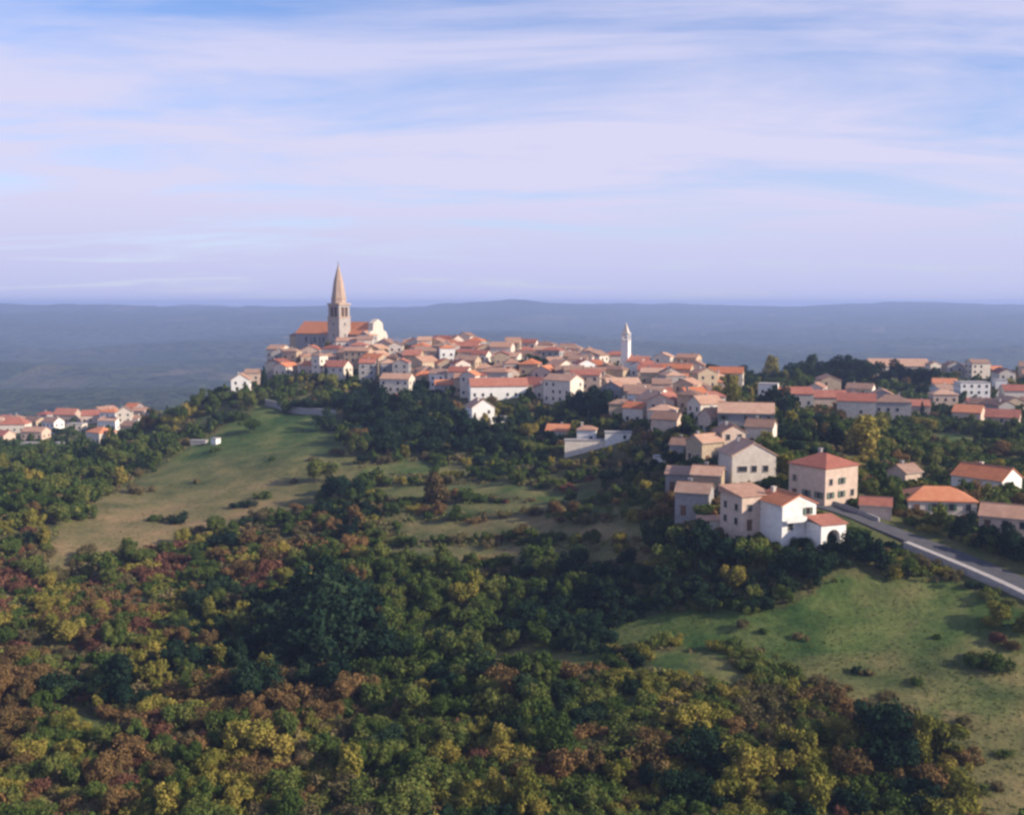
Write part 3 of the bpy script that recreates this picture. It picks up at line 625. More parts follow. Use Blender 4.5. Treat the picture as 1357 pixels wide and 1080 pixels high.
for cu, cv, ru, rv, k, w_ in BL:
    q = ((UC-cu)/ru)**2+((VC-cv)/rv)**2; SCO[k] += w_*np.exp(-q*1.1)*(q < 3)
KS = list(SCO); WS = np.stack([np.maximum(SCO[k], 0)**2.0 for k in KS], 1)
for i in range(len(DC)):
    x, y, u, v, rdm, nh, big = float(XC[i]), float(DC[i]), float(UC[i]), float(VC[i]), RD[i], NHC[i], BG[i]
    r_ = rd.uniform(1.15, 2.7)*(1+1.6*float(big))
    if y > 300: r_ = rd.uniform(2.0, 3.9)
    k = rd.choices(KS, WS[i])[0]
    if k == 'dark': r_ *= 1.15
    if k in ('red', 'brown'): r_ *= .8
    if 480 < u < 880 and 605 < v < 745: r_ = min(r_, 1.9)
    if 480 < u < 880 and 605 < v < 745:
        if rd.random() < .5: continue
        if k == 'dark' and rd.random() < .6: k = rd.choice(['green', 'brown', 'yellow'])
    if nh < r_*.45+.2: continue
    if nh < 9: r_ = min(r_, 2.5)
    if 4 < rdm < 9: r_ = min(r_, 1.2)
    if 860 < u < 1357 and 690 < v < 735 and y > 185: r_ = min(r_, 1.5)
    if 940 < u < 1110 and 640 < v < 745: r_ = min(r_, 1.3)
    if 780 < u < 1180 and 850 < v < 965: r_ = min(r_, 1.7)
    if not free(x, y, r_): continue
    if r_ < 1.9 or k in ('red', 'brown') or rd.random() < .22: sh = 'shrub'; r_ *= 1.15
    elif k == 'yellow' and rd.random() < .3: sh = 'tall'; r_ *= .85
    else: sh = rd.choice(['round', 'round', 'round', 'wide'])
    if (v < 600 and nh < 30) and rd.random() < .06 and k in ('dark', 'green'): sh = 'cypress'; r_ = rd.uniform(1.5, 2.2); k = 'dark'
    if sh != 'shrub' and nh < 14 and v < 640: r_ = min(r_, 2.7)
    add_tree(x, y, r_, sh, k, rd.uniform(.85, 1.15), z=float(HC[i]))
print('TREES', len(TREES), 'HOUSES', len(HOUSES))
# ------------------------------------------------------------------ coarse visibility buffer
SCL = .6; bw, bh = int(PW*SCL), int(PH*SCL)
dep = np.full((bh, bw), 1e9); ida = np.full((bh, bw), -1, int)
uu = (np.arange(bw)+.5)/SCL; vv = (np.arange(bh)+.5)/SCL
tt = np.exp(np.linspace(math.log(85), math.log(900), 420))
for ci in range(0, bw, 4):
    x = (uu[ci]-PW/2)/F*tt
    for _ in range(1):
        hz = h(x, tt); _, vg = proj(x, tt, hz); mv = np.minimum.accumulate(vg)
        # first t at which the ground reaches row v
        idx = np.searchsorted(-mv, -vv); good = idx < len(tt)
        dcol = np.where(good, tt[np.clip(idx, 0, len(tt)-1)], 1e9)
        dep[:, ci:ci+4] = dcol[:, None]
allit = []
for i, t in enumerate(TREES):
    H0 = t['r']*TOPH[t['shape']]*t['hs']; rw = t['r']*(.92 if t['shape'] in ('round','wide','shrub') else .5 if t['shape'] == 'cypress' else .62)
    allit.append((t['y'], t['x'], t['z'], rw, H0, .1 if t['shape'] != 'round' else .25, i))
for j, q in enumerate(HOUSES):
    allit.append((q['y'], q['x'], q['z'], .5*(q['W']*abs(math.cos(q['rot']))+q['D']*abs(math.sin(q['rot']))), q['H']+q['RH']*.6, 0, 100000+j))
for Y, x, z, rw, H0, lo, idn in allit:
    u0, v0 = proj(x, Y, z); _, v1 = proj(x, Y, z+H0); pr = rw*F/Y
    a0, a1 = int((u0-pr)*SCL), int((u0+pr)*SCL)+1; b0, b1 = int(v1*SCL), int((v0-(v0-v1)*lo)*SCL)+1
    a0 = max(a0, 0); a1 = min(a1, bw); b0 = max(b0, 0); b1 = min(b1, bh)
    if a0 >= a1 or b0 >= b1: continue
    sub = dep[b0:b1, a0:a1]; m = sub > Y-2.0
    if idn < 100000:
        cu, cv = u0*SCL, (b0+b1)/2
        e = ((np.arange(a0, a1)[None, :]+.5-cu)/(pr*SCL))**2+((np.arange(b0, b1)[:, None]+.5-cv)/max(1, (b1-b0)/2))**2 < 1.02
        m = m & e
    sub[m] = Y-2.0*0; ida[b0:b1, a0:a1][m] = idn
cnt = dict(zip(*np.unique(ida, return_counts=True)))
for i, t in enumerate(TREES): t['vis'] = int(cnt.get(i, 0))
for j, q in enumerate(HOUSES): q['vis'] = int(cnt.get(100000+j, 0))
# ------------------------------------------------------------------ labels
ORD = ['leftmost', 'second from left', 'third from left', 'fourth from left', 'fifth from left', 'sixth from left', 'seventh from left', 'eighth from left', 'ninth from left', 'tenth from left', 'eleventh from left', 'twelfth from left']
def ordinal(i, n):
    if n == 2: return ['left one', 'right one'][i]
    if i == n-1: return 'rightmost'
    if i < len(ORD): return ORD[i]
    if n-1-i < 12: return ORD[n-1-i].replace('left', 'right')
    return None
def assign(items, fmt):
    """items: dicts with desc, zone, u ; gives each a label by its order within its cell"""
    cells = {}
    for t in items: cells.setdefault((t['desc'], t['zone']), []).append(t)
    for (d, z), L in cells.items():
        if len(L) > 14:
            vs = sorted(t['v'] for t in L); nb = math.ceil(len(L)/12); names = {2: ['far row', 'near row'], 3: ['back row', 'middle row', 'front row']}.get(nb, None)
            L.sort(key=lambda t: t['v'])
            per = math.ceil(len(L)/nb)
            for b in range(nb):
                sub = sorted(L[b*per:(b+1)*per], key=lambda t: t['u'])
                nm = names[b] if names else ('%s row' % ['top', 'second', 'third', 'fourth', 'fifth', 'sixth', 'seventh', 'lowest'][min(b, 7)])
                for i, t in enumerate(sub): t['label'] = '%s, %s, %ss %s' % (ordinal(i, len(sub)), nm, d, z)
        elif len(L) == 1: L[0]['label'] = '%s %s %s' % ('only', d, z)
        else:
            L.sort(key=lambda t: t['u'])
            for i, t in enumerate(L): t['label'] = '%s of the %ss %s' % (ordinal(i, len(L)), d, z)
def tzone(u, v):
    if v < 600:
        if u < 200: return 'in the left village'
        if u < 345: return 'on the slope left of the hilltop'
        if u < 480: return 'just below the church'
        if u < 640: return 'below the old town'
        if u < 780: return 'in mid town'
        if u < 960: return 'around the slim belfry'
        if u < 1160: return 'left in the right suburb'
        return 'in the right suburb gardens'
    if v < 700:
        if u < 100: return 'at the left edge above mid height'
        if u < 480: return 'beside the meadow'
        if u < 600: return 'right of the meadow'
        if u < 740: return 'on the upper central slope'
        if u < 900: return 'on the slope below the belfry'
        if u < 1150: return 'around the big cream house'
        return 'above the road at right'
    if v < 800:
        if u < 130: return 'at the left edge below the meadow'
        if u < 290: return 'below the meadow'
        if u < 430: return 'below the meadow towards the centre'
        if u < 560: return 'left of the brown terraces'
        if u < 700: return 'below the brown terraces'
        if u < 860: return 'at the right end of the terraces'
        if u < 1010: return 'below the white villa'
        if u < 1190: return 'between the villa and the road'
        return 'along the road at right'
    if v < 930:
        r_ = 'lower slope'
    elif v < 1020: r_ = 'foreground'
    else: r_ = 'bottom edge'
    c = ['at far left', 'at left', 'left of centre', 'near centre', 'at the centre', 'right of centre', 'at right', 'at far right'][max(0, min(7, int(u//170)))]
    return 'on the %s %s' % (r_, c) if r_ == 'lower slope' else ('in the foreground %s' % c if r_ == 'foreground' else 'along the bottom edge %s' % c)
LK = {'green': 'green', 'dark': 'dark green', 'yellow': 'yellow-green', 'rust': 'orange-brown', 'red': 'reddish', 'brown': 'dull brown'}
def tname(t):
    s, k = t['shape'], t['kind']
    if s == 'cypress': return 'cypress_tree'
    if s == 'shrub': return 'autumn_shrub' if k in ('red', 'rust', 'brown', 'yellow') else 'green_shrub'
    return 'autumn_tree' if k in ('yellow', 'rust', 'red', 'brown') else 'evergreen_tree' if k == 'dark' else 'leafy_tree'
for t in TREES: t['name'] = tname(t); t['u'], t['v'] = proj(t['x'], t['y'], t['z'])
indiv = []; rest = []
byn = {}
for t in TREES: byn.setdefault(t['name'], []).append(t)
for nme, L in byn.items():
    L.sort(key=lambda t: -t['vis'])
    for i, t in enumerate(L):
        if t['vis'] >= 9 and i < 290: indiv.append(t)
        else: rest.append(t)
    print(nme, len(L), sum(1 for t in L if t['vis'] >= 9))
for t in indiv:
    nm = 'shrub' if t['shape'] == 'shrub' else 'cypress' if t['shape'] == 'cypress' else 'tree'
    sz = 'small ' if t['r'] < 2.1 else 'large ' if t['r'] > 3.6 else ''
    shp = {'tall': 'upright ', 'wide': 'spreading '}.get(t['shape'], '')
    t['desc'] = '%s%s%s %s' % (sz, shp, LK[t['kind']], nm) if nm != 'cypress' else 'dark green cypress'
    t['zone'] = tzone(t['u'], t['v']); t['cat'] = 'cypress' if nm == 'cypress' else nm
    t['grp'] = '%s %ss %s' % (LK[t['kind']], nm if nm != 'cypress' else 'cypresse', t['zone'])
assign([t for t in indiv if not t['label']], None)
for t in indiv: t['label'] = t['label'].replace('cypresss', 'cypresses')
for i, t in enumerate(indiv):
    vr = random.Random(i*3+1); k = vr.randrange(SHAPES[t['shape']][0])
    root = bpy.data.objects.new(t['name'], None); COL.objects.link(root)
    root.location = (t['x'], t['y'], t['z']-.1); root.rotation_euler = (0, 0, vr.uniform(0, 6.28)); root.scale = (t['r']*vr.uniform(.82, 1.22), t['r']*vr.uniform(.82, 1.22), t['r']*t['hs']*vr.uniform(.85, 1.2)); root.empty_display_size = .5
    tag(root, t['label'], t['cat'], t['grp'])
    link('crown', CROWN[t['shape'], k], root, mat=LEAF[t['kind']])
    link('trunk', TRUNK[t['shape'], k], root)
# the uncountable rest of the thicket: one object per colour of undergrowth
def merged(name, L, mat, label):
    if not L: return
    parts = []
    base = [leaf_cloud(lobes('shrub' if q < 3 else 'round', 300+q), 620, .17, 400+q) for q in range(6)]
    for i, t in enumerate(L):
        V = base[(i % 3)+(0 if t['shape'] == 'shrub' else 3)]; a = i*1.7
        Rm = np.array([[math.cos(a), -math.sin(a), 0], [math.sin(a), math.cos(a), 0], [0, 0, t['hs']]])
        parts.append((V@Rm.T)*t['r']+np.array([t['x'], t['y'], t['z']-.1]))
    me = raw_mesh(name, np.concatenate(parts)); me.materials.append(mat)
    tag(link(name, me), label, 'undergrowth', kind='stuff')
if rest:
    for k, nmx, lb in (('green', 'green_undergrowth', 'dense green undergrowth filling gaps between the slope trees'), ('dark', 'dark_undergrowth', 'dark green thicket filling gaps between the slope trees'),
        ('yellow', 'yellow_undergrowth', 'yellow-green undergrowth filling gaps between trees'), ('rust', 'orange_undergrowth', 'orange-brown autumn undergrowth between trees'),
        ('red', 'red_undergrowth', 'reddish autumn undergrowth between trees'), ('brown', 'brown_undergrowth', 'dull brown undergrowth between trees')):
        merged(nmx, [t for t in rest if t['kind'] == k], LEAF[k], lb)
# weeds / low tussocks on every open or half-open piece of ground: uncountable
def tussocks(name, polys, n, mats, size, seed, label, keep_off=()):
    r = np.random.default_rng(seed); parts = []
    xs = [p[0] for P in polys for p in P]; ys = [p[1] for P in polys for p in P]
    X = r.uniform(min(xs), max(xs), n); Y = r.uniform(min(ys), max(ys), n); m = np.zeros(n, bool)
    for P in polys: m |= inpoly(X, Y, P)
    for P in keep_off: m &= ~inpoly(X, Y, P)
    c = fbm(X/9, Y/9, 3, seed) > r.uniform(-.25, .25, n)
    m &= c
    for a, b in zip(ROADXY[:-1], ROADXY[1:]):
        ab = b-a; t = np.clip(((X-a[0])*ab[0]+(Y-a[1])*ab[1])/(ab@ab), 0, 1); m &= np.hypot(X-a[0]-t*ab[0], Y-a[1]-t*ab[1]) > 7
    X, Y = X[m], Y[m]; Z = h(X, Y); k = len(X)
    sz = size*r.uniform(.4, 1.3, k)
    for _ in range(7):
        d = r.normal(0, 1, (k, 3)); d[:,2] = np.abs(d[:,2])*.5; P = np.stack([X, Y, Z], 1)+d*sz[:,None]*.6
        a = r.normal(0, 1, (k, 3)); a /= np.linalg.norm(a, axis=1)[:,None]; b = np.cross(a, r.normal(0, 1, (k, 3))); b /= np.linalg.norm(b, axis=1)[:,None]
        s = sz[:,None]*.45
        parts.append(np.stack([P-a*s, P-b*s, P+a*s, P+b*s], 1).reshape(-1, 3))
    me = raw_mesh(name, np.concatenate(parts)); me.materials.append(mats); tag(link(name, me), label, 'ground cover', kind='stuff')
tussocks('meadow_weeds', [MEADOW, STRIPS[4]], 2600, LEAF['brown'], .3, 3, 'dry weeds scattered over the meadow below the hilltop')
tussocks('field_weeds', [FIELD, CLEAR2], 9000, LEAF['green'], .20, 4, 'green weeds and tufts on the field at right')
tussocks('dry_weeds', [CLEAR2]+STRIPS[:2], 1500, LEAF['brown'], .26, 5, 'brown weeds on the field edge and terraces')
big = uvpoly([(-120,1150),(1480,1150),(1450,790),(900,640),(600,590),(300,560),(-100,620)])
tussocks('forest_floor_scrub', [big], 26000, LEAF['brown'], .9, 6, 'low brown scrub under and between the slope trees', TREEFREE)
tussocks('forest_floor_greenery', [big], 26000, LEAF['green'], .9, 7, 'low green plants under and between the slope trees', TREEFREE)
# ------------------------------------------------------------------ build houses
hv = [q for q in HOUSES if q['key'] or q['vis'] >= 6]
for q in hv:
    q['u'], q['v'] = proj(q['x'], q['y'], q['z'])
    if not q['key']:
        q['desc'] = '%s-walled %s-roofed house' % (CN[q['wall']].replace(' stone', '-stone').replace('-stone', ''), TN[q['tiles']].replace('faded pink', 'pale'))
        u, v = q['u'], q['v']
        q['zone'] = ('in the left village' if u < 220 else 'under the church, left of its tower' if u < 445 and v < 530 else 'right of the church' if u < 560 else 'on the mid town skyline' if u < 700 and v < 490 else 'in mid town' if u < 700
                     else 'left of the slim belfry' if u < 829 else 'right of the slim belfry' if u < 1000 else 'in the right suburb')
assign([q for q in hv if not q['key']], None)
for i, q in enumerate(hv):
    root = bpy.data.objects.new(q['name'], None); COL.objects.link(root); root.empty_display_size = 1
    root.location = (q['x'], q['y'], q['z']); root.rotation_euler = (0, 0, q['rot'])
    tag(root, q['label'], 'house' if q['name'] == 'house' else q['name'], 'houses of the hill town' if q['name'] == 'house' else None)
    near = q['y'] < 300; kw = {}
    if 'wins' in q: kw['wins'] = q['wins']
    house_parts(root, q['W'], q['D'], q['H'], q['RH'], q['roof'], q['wall'], q['tiles'], near, win=q.get('win', True), chim=q['H'] > 3, seed=i, **kw)
    if q.get('villa'):
        # garage wing to the lower right, with an arched opening
        W_, D_ = q['W'], q['D']; gx, gy = -W_/2-2.4, -4.2
        g = MB(); N_ = 10; gw, gh, gd = 5.6, 3.6, 4.5; r0 = 1.5
        prof = [(-gw/2, -4), (-r0, -4), (-r0, 1.2)]+[(-r0*math.cos(math.pi*k/N_), 1.2+r0*math.sin(math.pi*k/N_)) for k in range(1, N_)]+[(r0, 1.2), (r0, -4), (gw/2, -4), (gw/2, gh), (-gw/2, gh)]
        for y0 in (-gd/2, gd/2): g.V += [(a, y0, b) for a, b in prof]
        n_ = len(prof)
        for k in range(n_): j = (k+1) % n_; g.F.append((k, j, n_+j, n_+k))
        # front face in strips (concave outline)
        top = n_-1; tr = n_-2
        for o_ in (0, n_):
            g.F.append((o_+0, o_+1, o_+2, o_+top)); 
            for k in range(2, 2+N_//2): g.F.append((o_+k, o_+k+1, o_+top))
            g.F.append((o_+2+N_//2, o_+tr, o_+top))
            for k in range(2+N_//2, 2+N_): g.F.append((o_+k, o_+k+1, o_+tr))
            g.F.append((o_+2+N_, o_+3+N_, o_+4+N_, o_+tr))
        link('garage', g.mesh('garage', WALL['white']), root, (gx, gy, -1.2), -math.pi/2)
        b = MB(); b.box(-gw/2+.1, gw/2-.1, 0, .1, -2, gh-.1); link('garage_door', b.mesh('garage_door', DOOR), root, (gx-.2, gy, -1.2), -math.pi/2)
        r = MB(); r.poly([(-gw/2-.3,-gd/2-.3,gh+.01),(gw/2+.3,-gd/2-.3,gh+.01),(gw/2+.3,gd/2+.3,gh+.9),(-gw/2-.3,gd/2+.3,gh+.9),(-gw/2-.3,-gd/2-.3,gh+.2),(gw/2+.3,-gd/2-.3,gh+.2),(gw/2+.3,gd/2+.3,gh+1.1),(-gw/2-.3,gd/2+.3,gh+1.1)],
                        [(3,2,1,0),(4,5,6,7),(0,1,5,4),(1,2,6,5),(2,3,7,6),(3,0,4,7)])
        link('garage_roof', r.mesh('garage_roof', TILE['red']), root, (gx, gy, -1.2), -math.pi/2)
        c = MB(); c.box(-2.2, 2.2, -1.2, 0, 2.55, 2.75); c.box(-2.2, 2.2, -1.25, -1.15, 2.75, 3.6); link('balcony', c.mesh('balcony', WALL['white']), root, (-W_/2-.01, 1.4, 0), -math.pi/2)
# ------------------------------------------------------------------ church
def church():
    p = hit(445, 466); fl = p[2]
    root = bpy.data.objects.new('church', None); COL.objects.link(root); root.location = (p[0], p[1]+14, fl); root.rotation_euler = (0, 0, R(-30))
    tag(root, 'long stone church with bright orange roof and curved pale sunlit front on the hilltop', 'church')
    L, Dp, Hh, RH = 48, 14.5, 9.0, 5.8; x0 = -24
    w = MB(); a, b = x0, x0+L-2
    w.poly([(a,-Dp/2,-6),(b,-Dp/2,-6),(b,Dp/2,-6),(a,Dp/2,-6),(a,-Dp/2,Hh),(b,-Dp/2,Hh),(b,Dp/2,Hh),(a,Dp/2,Hh),(a,0,Hh+RH),(b,0,Hh+RH)], [(0,1,5,4),(1,2,6,9,5),(2,3,7,6),(3,0,4,8,7),(4,5,9,8),(6,7,8,9)])
    link('wall', w.mesh('wall', WALL['grey']), root)
    e = .5; ze = Hh-RH*e/(Dp/2)+.03; zr = Hh+RH+.03; t = .3; y = Dp/2+e; a -= .3; b -= .02
    vs = [(a,-y,ze),(b,-y,ze),(b,0,zr),(a,0,zr),(b,y,ze),(a,y,ze)]; vs += [(q, r_, s+t) for q, r_, s in vs]
    m = MB(); m.poly(vs, [(0,3,2,1),(3,5,4,2),(6,7,8,9),(9,8,10,11),(0,1,7,6),(4,5,11,10),(1,2,8,7),(2,4,10,8),(3,0,6,9),(5,3,9,11)])
    link('roof', m.mesh('roof', TILE['orange']), root)
    # baroque front at the right end, taller than the roof, with shoulders and pediment
    f = MB(); prof = [(-Dp/2-.8, -6), (Dp/2+.8, -6), (Dp/2+.8, Hh-1), (Dp/2-.6, Hh+1.2), (Dp/2-2.8, Hh+1.8), (Dp/2-3.4, Hh+RH-.2), (0, Hh+RH+1.9), (-Dp/2+3.4, Hh+RH-.2), (-Dp/2+2.8, Hh+1.8), (-Dp/2+.6, Hh+1.2), (-Dp/2-.8, Hh-1)]
    k = len(prof); x1, x2 = b+.01, b+3.2
    f.poly([(x1, q, z) for q, z in prof]+[(x2, q, z) for q, z in prof], [tuple(range(k))[::-1], tuple(range(k, 2*k))]+[(i, (i+1) % k, k+(i+1) % k, k+i) for i in range(k)])
    link('front', f.mesh('front', WALL['cream']), root)
    d = MB(); d.box(0, .12, -1.2, 1.2, 0, 3.6); link('door', d.mesh('door', DOOR), root, (x2+.002, 0, 0))
    for xx in (-17, -11, -5, 9, 15):
        g = MB(); g.box(-.6, .6, -.1, 0, -1.2, 1.0); g.frust(12, .6, .6, 0, .1); g.V[8:] = [(vx, -vz, 1.0+vy) for vx, vy, vz in g.V[8:]]
        link('window', g.mesh('window', GLASS), root, (xx, -Dp/2-.004, 5.6))
    for xx in (-14, -8, 12):
        g = MB(); g.box(-.5, .5, -.9, 0, -6, 7.2); link('buttress', g.mesh('buttress', WALL['grey']), root, (xx, -Dp/2-.004, 0))
    sa = MB(); sa.box(-7.5, 0, -4, 4, -6, 7.5); link('apse', sa.mesh('apse', WALL['tan']), root, (x0-.01, 0, 0))
    ar = MB(); ar.poly([(-8,-4.4,7.5),(0,-4.4,7.5),(0,4.4,7.5),(-8,4.4,7.5),(-5,0,9.6),(0,0,9.6)], [(3,2,1,0),(0,1,5,4),(1,2,5),(2,3,4,5),(3,0,4)]); link('apse_roof', ar.mesh('apse_roof', TILE['brown']), root, (x0-.02, 0, .01))
    # bell tower: free-standing square campanile with octagonal drum and spire
    q = hit(450, 466); tw = bpy.data.objects.new('bell_tower', None); COL.objects.link(tw); tw.location = (q[0], q[1], q[2]); tw.rotation_euler = (0, 0, R(-35))
    tag(tw, 'tall square stone bell tower with pointed spire in front of the church', 'tower')
    s = 4.1; zt = proj(q[0], q[1], 0); k = 1/F*q[1]
    ztop = -(402-HZ)*k-q[2]; zsp = -(351-HZ)*k-q[2]
    b1 = ztop*.70
    sh = MB(); sh.box(-s-.35, s+.35, -s-.35, s+.35, -6, 3.0); sh.box(-s, s, -s, s, 3.0, b1); link('shaft', sh.mesh('shaft', TWST), tw)
    co = MB(); co.box(-s-.25, s+.25, -s-.25, s+.25, b1+.002, b1+.6); link('cornice', co.mesh('cornice', STONE), tw)
    # belfry: corner piers and lintels, openings filled by a dark core
    bz0, bz1 = b1+.6, ztop-.9; be = MB(); si = s-.25
    for ax in (-1, 1):
        for ay in (-1, 1): be.box(*(sorted((ax*si, ax*(si-1.5)))+sorted((ay*si, ay*(si-1.5)))+[bz0, bz1]))
    for ax in (-1, 1):
        be.box(*(sorted((ax*(si-.05), ax*(si-.7)))+[-si+1.5, si-1.5, bz1-1.2, bz1])); be.box(-si+1.5, si-1.5, *(sorted((ax*(si-.05), ax*(si-.7)))+[bz1-1.2, bz1]))
        be.box(*(sorted((ax*(si-.05), ax*(si-.5)))+[-.25, .25, bz0, bz1-1.2])); be.box(-.25, .25, *(sorted((ax*(si-.05), ax*(si-.5)))+[bz0, bz1-1.2]))
    link('belfry', be.mesh('belfry', TWST), tw)
    lv = MB(); lv.box(-si+.72, si-.72, -si+.72, si-.72, bz0, bz1-.05); link('dark_core', lv.mesh('dark_core', DOOR), tw)  # solid dark block standing in for the shade inside the openings
    c2 = MB(); c2.box(-s-.25, s+.25, -s-.25, s+.25, bz1+.002, ztop); link('cornice', c2.mesh('cornice', STONE), tw)
    dr = MB(); dr.frust(8, s*1.02, s*1.0, ztop+.002, ztop+2.2, rot=R(22.5)); dr.frust(8, s*1.06, s*1.06, ztop+2.2, ztop+2.5, rot=R(22.5)); link('drum', dr.mesh('drum', STONE), tw)
    spm = MB(); zm_ = ztop+2.502+(zsp-ztop-2.5)*.5; spm.frust(8, s*.98, s*.64, ztop+2.502, zm_, rot=R(22.5)); spm.frust(8, s*.64, .3, zm_, zsp-.6, rot=R(22.5)); so = link('spire', spm.mesh('spire', STONE), tw)
    fi = MB(); fi.frust(8, .3, .3, zsp-.6, zsp-.2); fi.box(-.06, .06, -.06, .06, zsp-.2, zsp+1.6); fi.box(-.5, .5, -.05, .05, zsp+.7, zsp+.85); link('cross', fi.mesh('cross', DOOR), so)
    for hh in (.22, .45):
        for face in range(4):
            g = MB(); g.box(-.3, .3, -.1, 0, -.8, .8); a_ = face*math.pi/2; link('window', g.mesh('window', GLASS), tw, (math.sin(a_)*(s+.004), -math.cos(a_)*(s+.004), ztop*hh+3), a_)
    # the white campanile of the lower town
    q = hit(829, 498); t2 = bpy.data.objects.new('slim_belfry', None); COL.objects.link(t2); t2.location = (q[0], q[1], q[2]); t2.rotation_euler = (0, 0, R(-28))
    tag(t2, 'slim whitish belfry with small pointed cap right of the town centre', 'tower')
    k = q[1]/F; ht = -(441-HZ)*k-q[2]; hp = -(427-HZ)*k-q[2]; s = 1.6
    m = MB(); m.box(-s, s, -s, s, -4, ht-3.4); link('shaft', m.mesh('shaft', WALL['white']), t2)
    m = MB(); m.box(-s-.2, s+.2, -s-.2, s+.2, ht-3.398, ht-3.1); m.box(-s-.2, s+.2, -s-.2, s+.2, ht-.3, ht); link('cornice', m.mesh('cornice', WALL['cream']), t2)
    m = MB()
    for ax in (-1, 1):
        for ay in (-1, 1): m.box(*(sorted((ax*(s-.1), ax*(s-.75)))+sorted((ay*(s-.1), ay*(s-.75)))+[ht-3.1, ht-.3]))
    link('bell_chamber', m.mesh('bell_chamber', WALL['white']), t2)
    m = MB(); m.frust(4, 1.75, .08, ht+.002, hp, rot=R(45)); link('cap', m.mesh('cap', WALL['cream']), t2)
    m = MB(); m.frust(10, .5, .3, 0, .7); link('bell', m.mesh('bell', DOOR), t2, (0, 0, ht-2.4))
church()
# stone terrace wall below the town
def wall_obj(uvs, hgt, mat, label, cat='wall', name='stone_wall', th=.5):
    P = [hit(u, v)[:2] for u, v in uvs]; V, Fc = ribbon(P, -th/2, th/2, -2, hgt); tag(link(name, mesh(name, V, Fc, mat)), label, cat)
wall_obj([(352,537),(372,543),(400,549),(445,553)], 2.6, MATS['stone_grey'], 'long grey retaining wall at the top of the meadow')
wall_obj([(300,522),(330,523),(352,527)], 1.2, MATS['stone_tan'], 'short stone wall under the white house at the left end')
wall_obj([(1320,706),(1357,722),(1400,738)], 1.4, MATS['pale_stone'], 'short pale garden wall at the right edge above the road')
wall_obj([(1100,668),(1130,678),(1165,692)], .9, MATS['stone_grey'], 'low grey wall along the far side of the road')
# ------------------------------------------------------------------ sky, haze, sun
SUN_EL, SUN_AZ = R(26), R(109)      # azimuth measured from +Y (view direction) towards +X
sun = bpy.data.lights.new('sun', 'SUN'); sun.energy = 5.0; sun.angle = R(.6); sun.color = (1, .87, .70)
so = bpy.data.objects.new('sun', sun); COL.objects.link(so)
from mathutils import Vector
dv = Vector((math.sin(SUN_AZ)*math.cos(SUN_EL), math.cos(SUN_AZ)*math.cos(SUN_EL), math.sin(SUN_EL)))
so.rotation_euler = dv.to_track_quat('Z', 'Y').to_euler()
w = bpy.data.worlds.new('World'); SC.world = w; w.use_nodes = True; nt = w.node_tree; nt.nodes.clear(); L = nt.links
sky = N(nt, 'ShaderNodeTexSky'); sky.sky_type = 'NISHITA'; sky.sun_disc = False; sky.sun_elevation = SUN_EL; sky.sun_rotation = SUN_AZ
sky.air_density = 1.0; sky.dust_density = .25; sky.ozone_density = 2.5
tc = N(nt, 'ShaderNodeTexCoord'); sx = N(nt, 'ShaderNodeSeparateXYZ'); L.new(tc.outputs['Generated'], sx.inputs[0])
zz = N(nt, 'ShaderNodeMath', operation='ADD'); L.new(sx.outputs[2], zz.inputs[0]); zz.inputs[1].default_value = .10
zm = N(nt, 'ShaderNodeMath', operation='MAXIMUM'); L.new(zz.outputs[0], zm.inputs[0]); zm.inputs[1].default_value = .02
dx = N(nt, 'ShaderNodeMath', operation='DIVIDE'); L.new(sx.outputs[0], dx.inputs[0]); L.new(zm.outputs[0], dx.inputs[1])
dy = N(nt, 'ShaderNodeMath', operation='DIVIDE'); L.new(sx.outputs[1], dy.inputs[0]); L.new(zm.outputs[0], dy.inputs[1])
cx = N(nt, 'ShaderNodeCombineXYZ'); L.new(dx.outputs[0], cx.inputs[0]); L.new(dy.outputs[0], cx.inputs[1])
mp = N(nt, 'ShaderNodeMapping'); mp.inputs['Scale'].default_value = (.45, 1.0, 1); mp.inputs['Rotation'].default_value = (0, 0, R(8)); mp.inputs['Location'].default_value = (3.1, 1.7, 0); L.new(cx.outputs[0], mp.inputs[0])
n1 = N(nt, 'ShaderNodeTexNoise', Scale=1.3, Detail=9.0, Roughness=.60, Distortion=.5); L.new(mp.outputs[0], n1.inputs['Vector'])
cr = ramp(nt, [(.36, .05), (.47, .5), (.58, .97)]); L.new(n1.outputs['Fac'], cr.inputs[0])
hor = N(nt, 'ShaderNodeMapRange'); L.new(sx.outputs[2], hor.inputs[0]); hor.inputs[1].default_value = .02; hor.inputs[2].default_value = .31; hor.inputs[3].default_value = 1.02; hor.inputs[4].default_value = .22
ns = N(nt, 'ShaderNodeMath', operation='MULTIPLY_ADD'); L.new(cr.outputs[0], ns.inputs[0]); ns.inputs[1].default_value = .75; ns.inputs[2].default_value = -.36
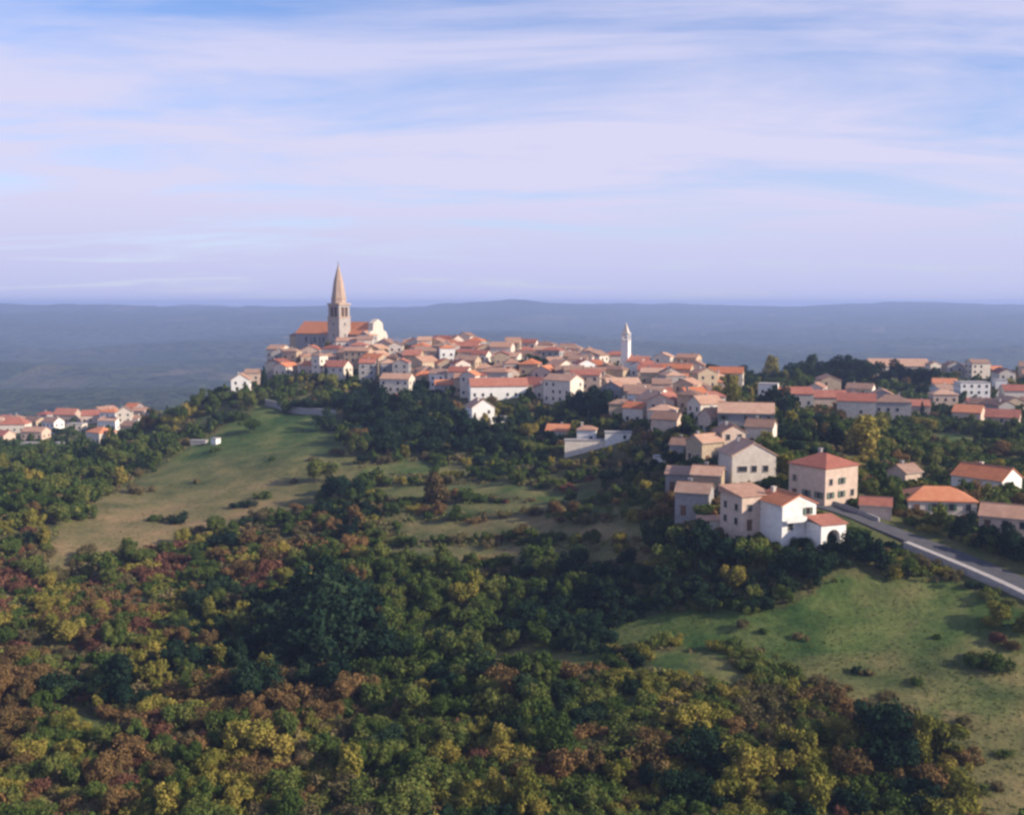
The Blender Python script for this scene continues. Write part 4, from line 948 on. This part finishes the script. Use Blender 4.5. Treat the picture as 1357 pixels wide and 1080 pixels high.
mx = N(nt, 'ShaderNodeMath', operation='ADD'); mx.use_clamp = True; L.new(ns.outputs[0], mx.inputs[0]); L.new(hor.outputs[0], mx.inputs[1])
SKYC = (5.95, 5.85, 7.7)
skb = mix(nt, 1.0, sky.outputs[0], (1.06, 1.14, 1.5), 'MULTIPLY')
lowc = N(nt, 'ShaderNodeMapRange'); L.new(sx.outputs[2], lowc.inputs[0]); lowc.inputs[1].default_value = .0; lowc.inputs[2].default_value = .10; lowc.inputs[3].default_value = 1; lowc.inputs[4].default_value = 0
skc = mix(nt, lowc.outputs[0], SKYC, (4.7, 4.9, 7.2))
cc = mix(nt, mx.outputs[0], skb, skc)
bg = N(nt, 'ShaderNodeBackground'); bg.inputs[1].default_value = .085; L.new(cc, bg.inputs[0])
wo = N(nt, 'ShaderNodeOutputWorld'); L.new(bg.outputs[0], wo.inputs[0])
# air
hb = MB(); hb.box(-14800, 14800, -300, 14800, -480, 26); hm = bpy.data.materials.new('haze'); hm.use_nodes = True; nt = hm.node_tree; nt.nodes.clear()
pv = N(nt, 'ShaderNodeVolumePrincipled'); pv.inputs['Color'].default_value = (.46, .58, .94, 1); pv.inputs['Density'].default_value = .000165; pv.inputs['Anisotropy'].default_value = .1
o = N(nt, 'ShaderNodeOutputMaterial'); nt.links.new(pv.outputs[0], o.inputs['Volume'])
tag(link('haze', hb.mesh('haze', hm)), 'blue autumn haze lying over the plain', 'haze', kind='stuff')
# ------------------------------------------------------------------ camera and output
cam = bpy.data.cameras.new('camera'); co = bpy.data.objects.new('camera', cam); COL.objects.link(co)
cam.sensor_width = 36; cam.lens = 36*F/PW; cam.clip_start = 1; cam.clip_end = 60000
co.location = (0, 0, 0); co.rotation_euler = (math.pi/2-PITCH, 0, 0); SC.camera = co
SC.view_settings.view_transform = 'Standard'; SC.view_settings.look = 'None'; SC.view_settings.exposure = .5; SC.view_settings.gamma = 1
SC.cycles.filter_width = 2.7
SC.cycles.max_bounces = 5; SC.cycles.diffuse_bounces = 2; SC.cycles.volume_bounces = 1; SC.cycles.transmission_bounces = 2; SC.cycles.use_denoising = True
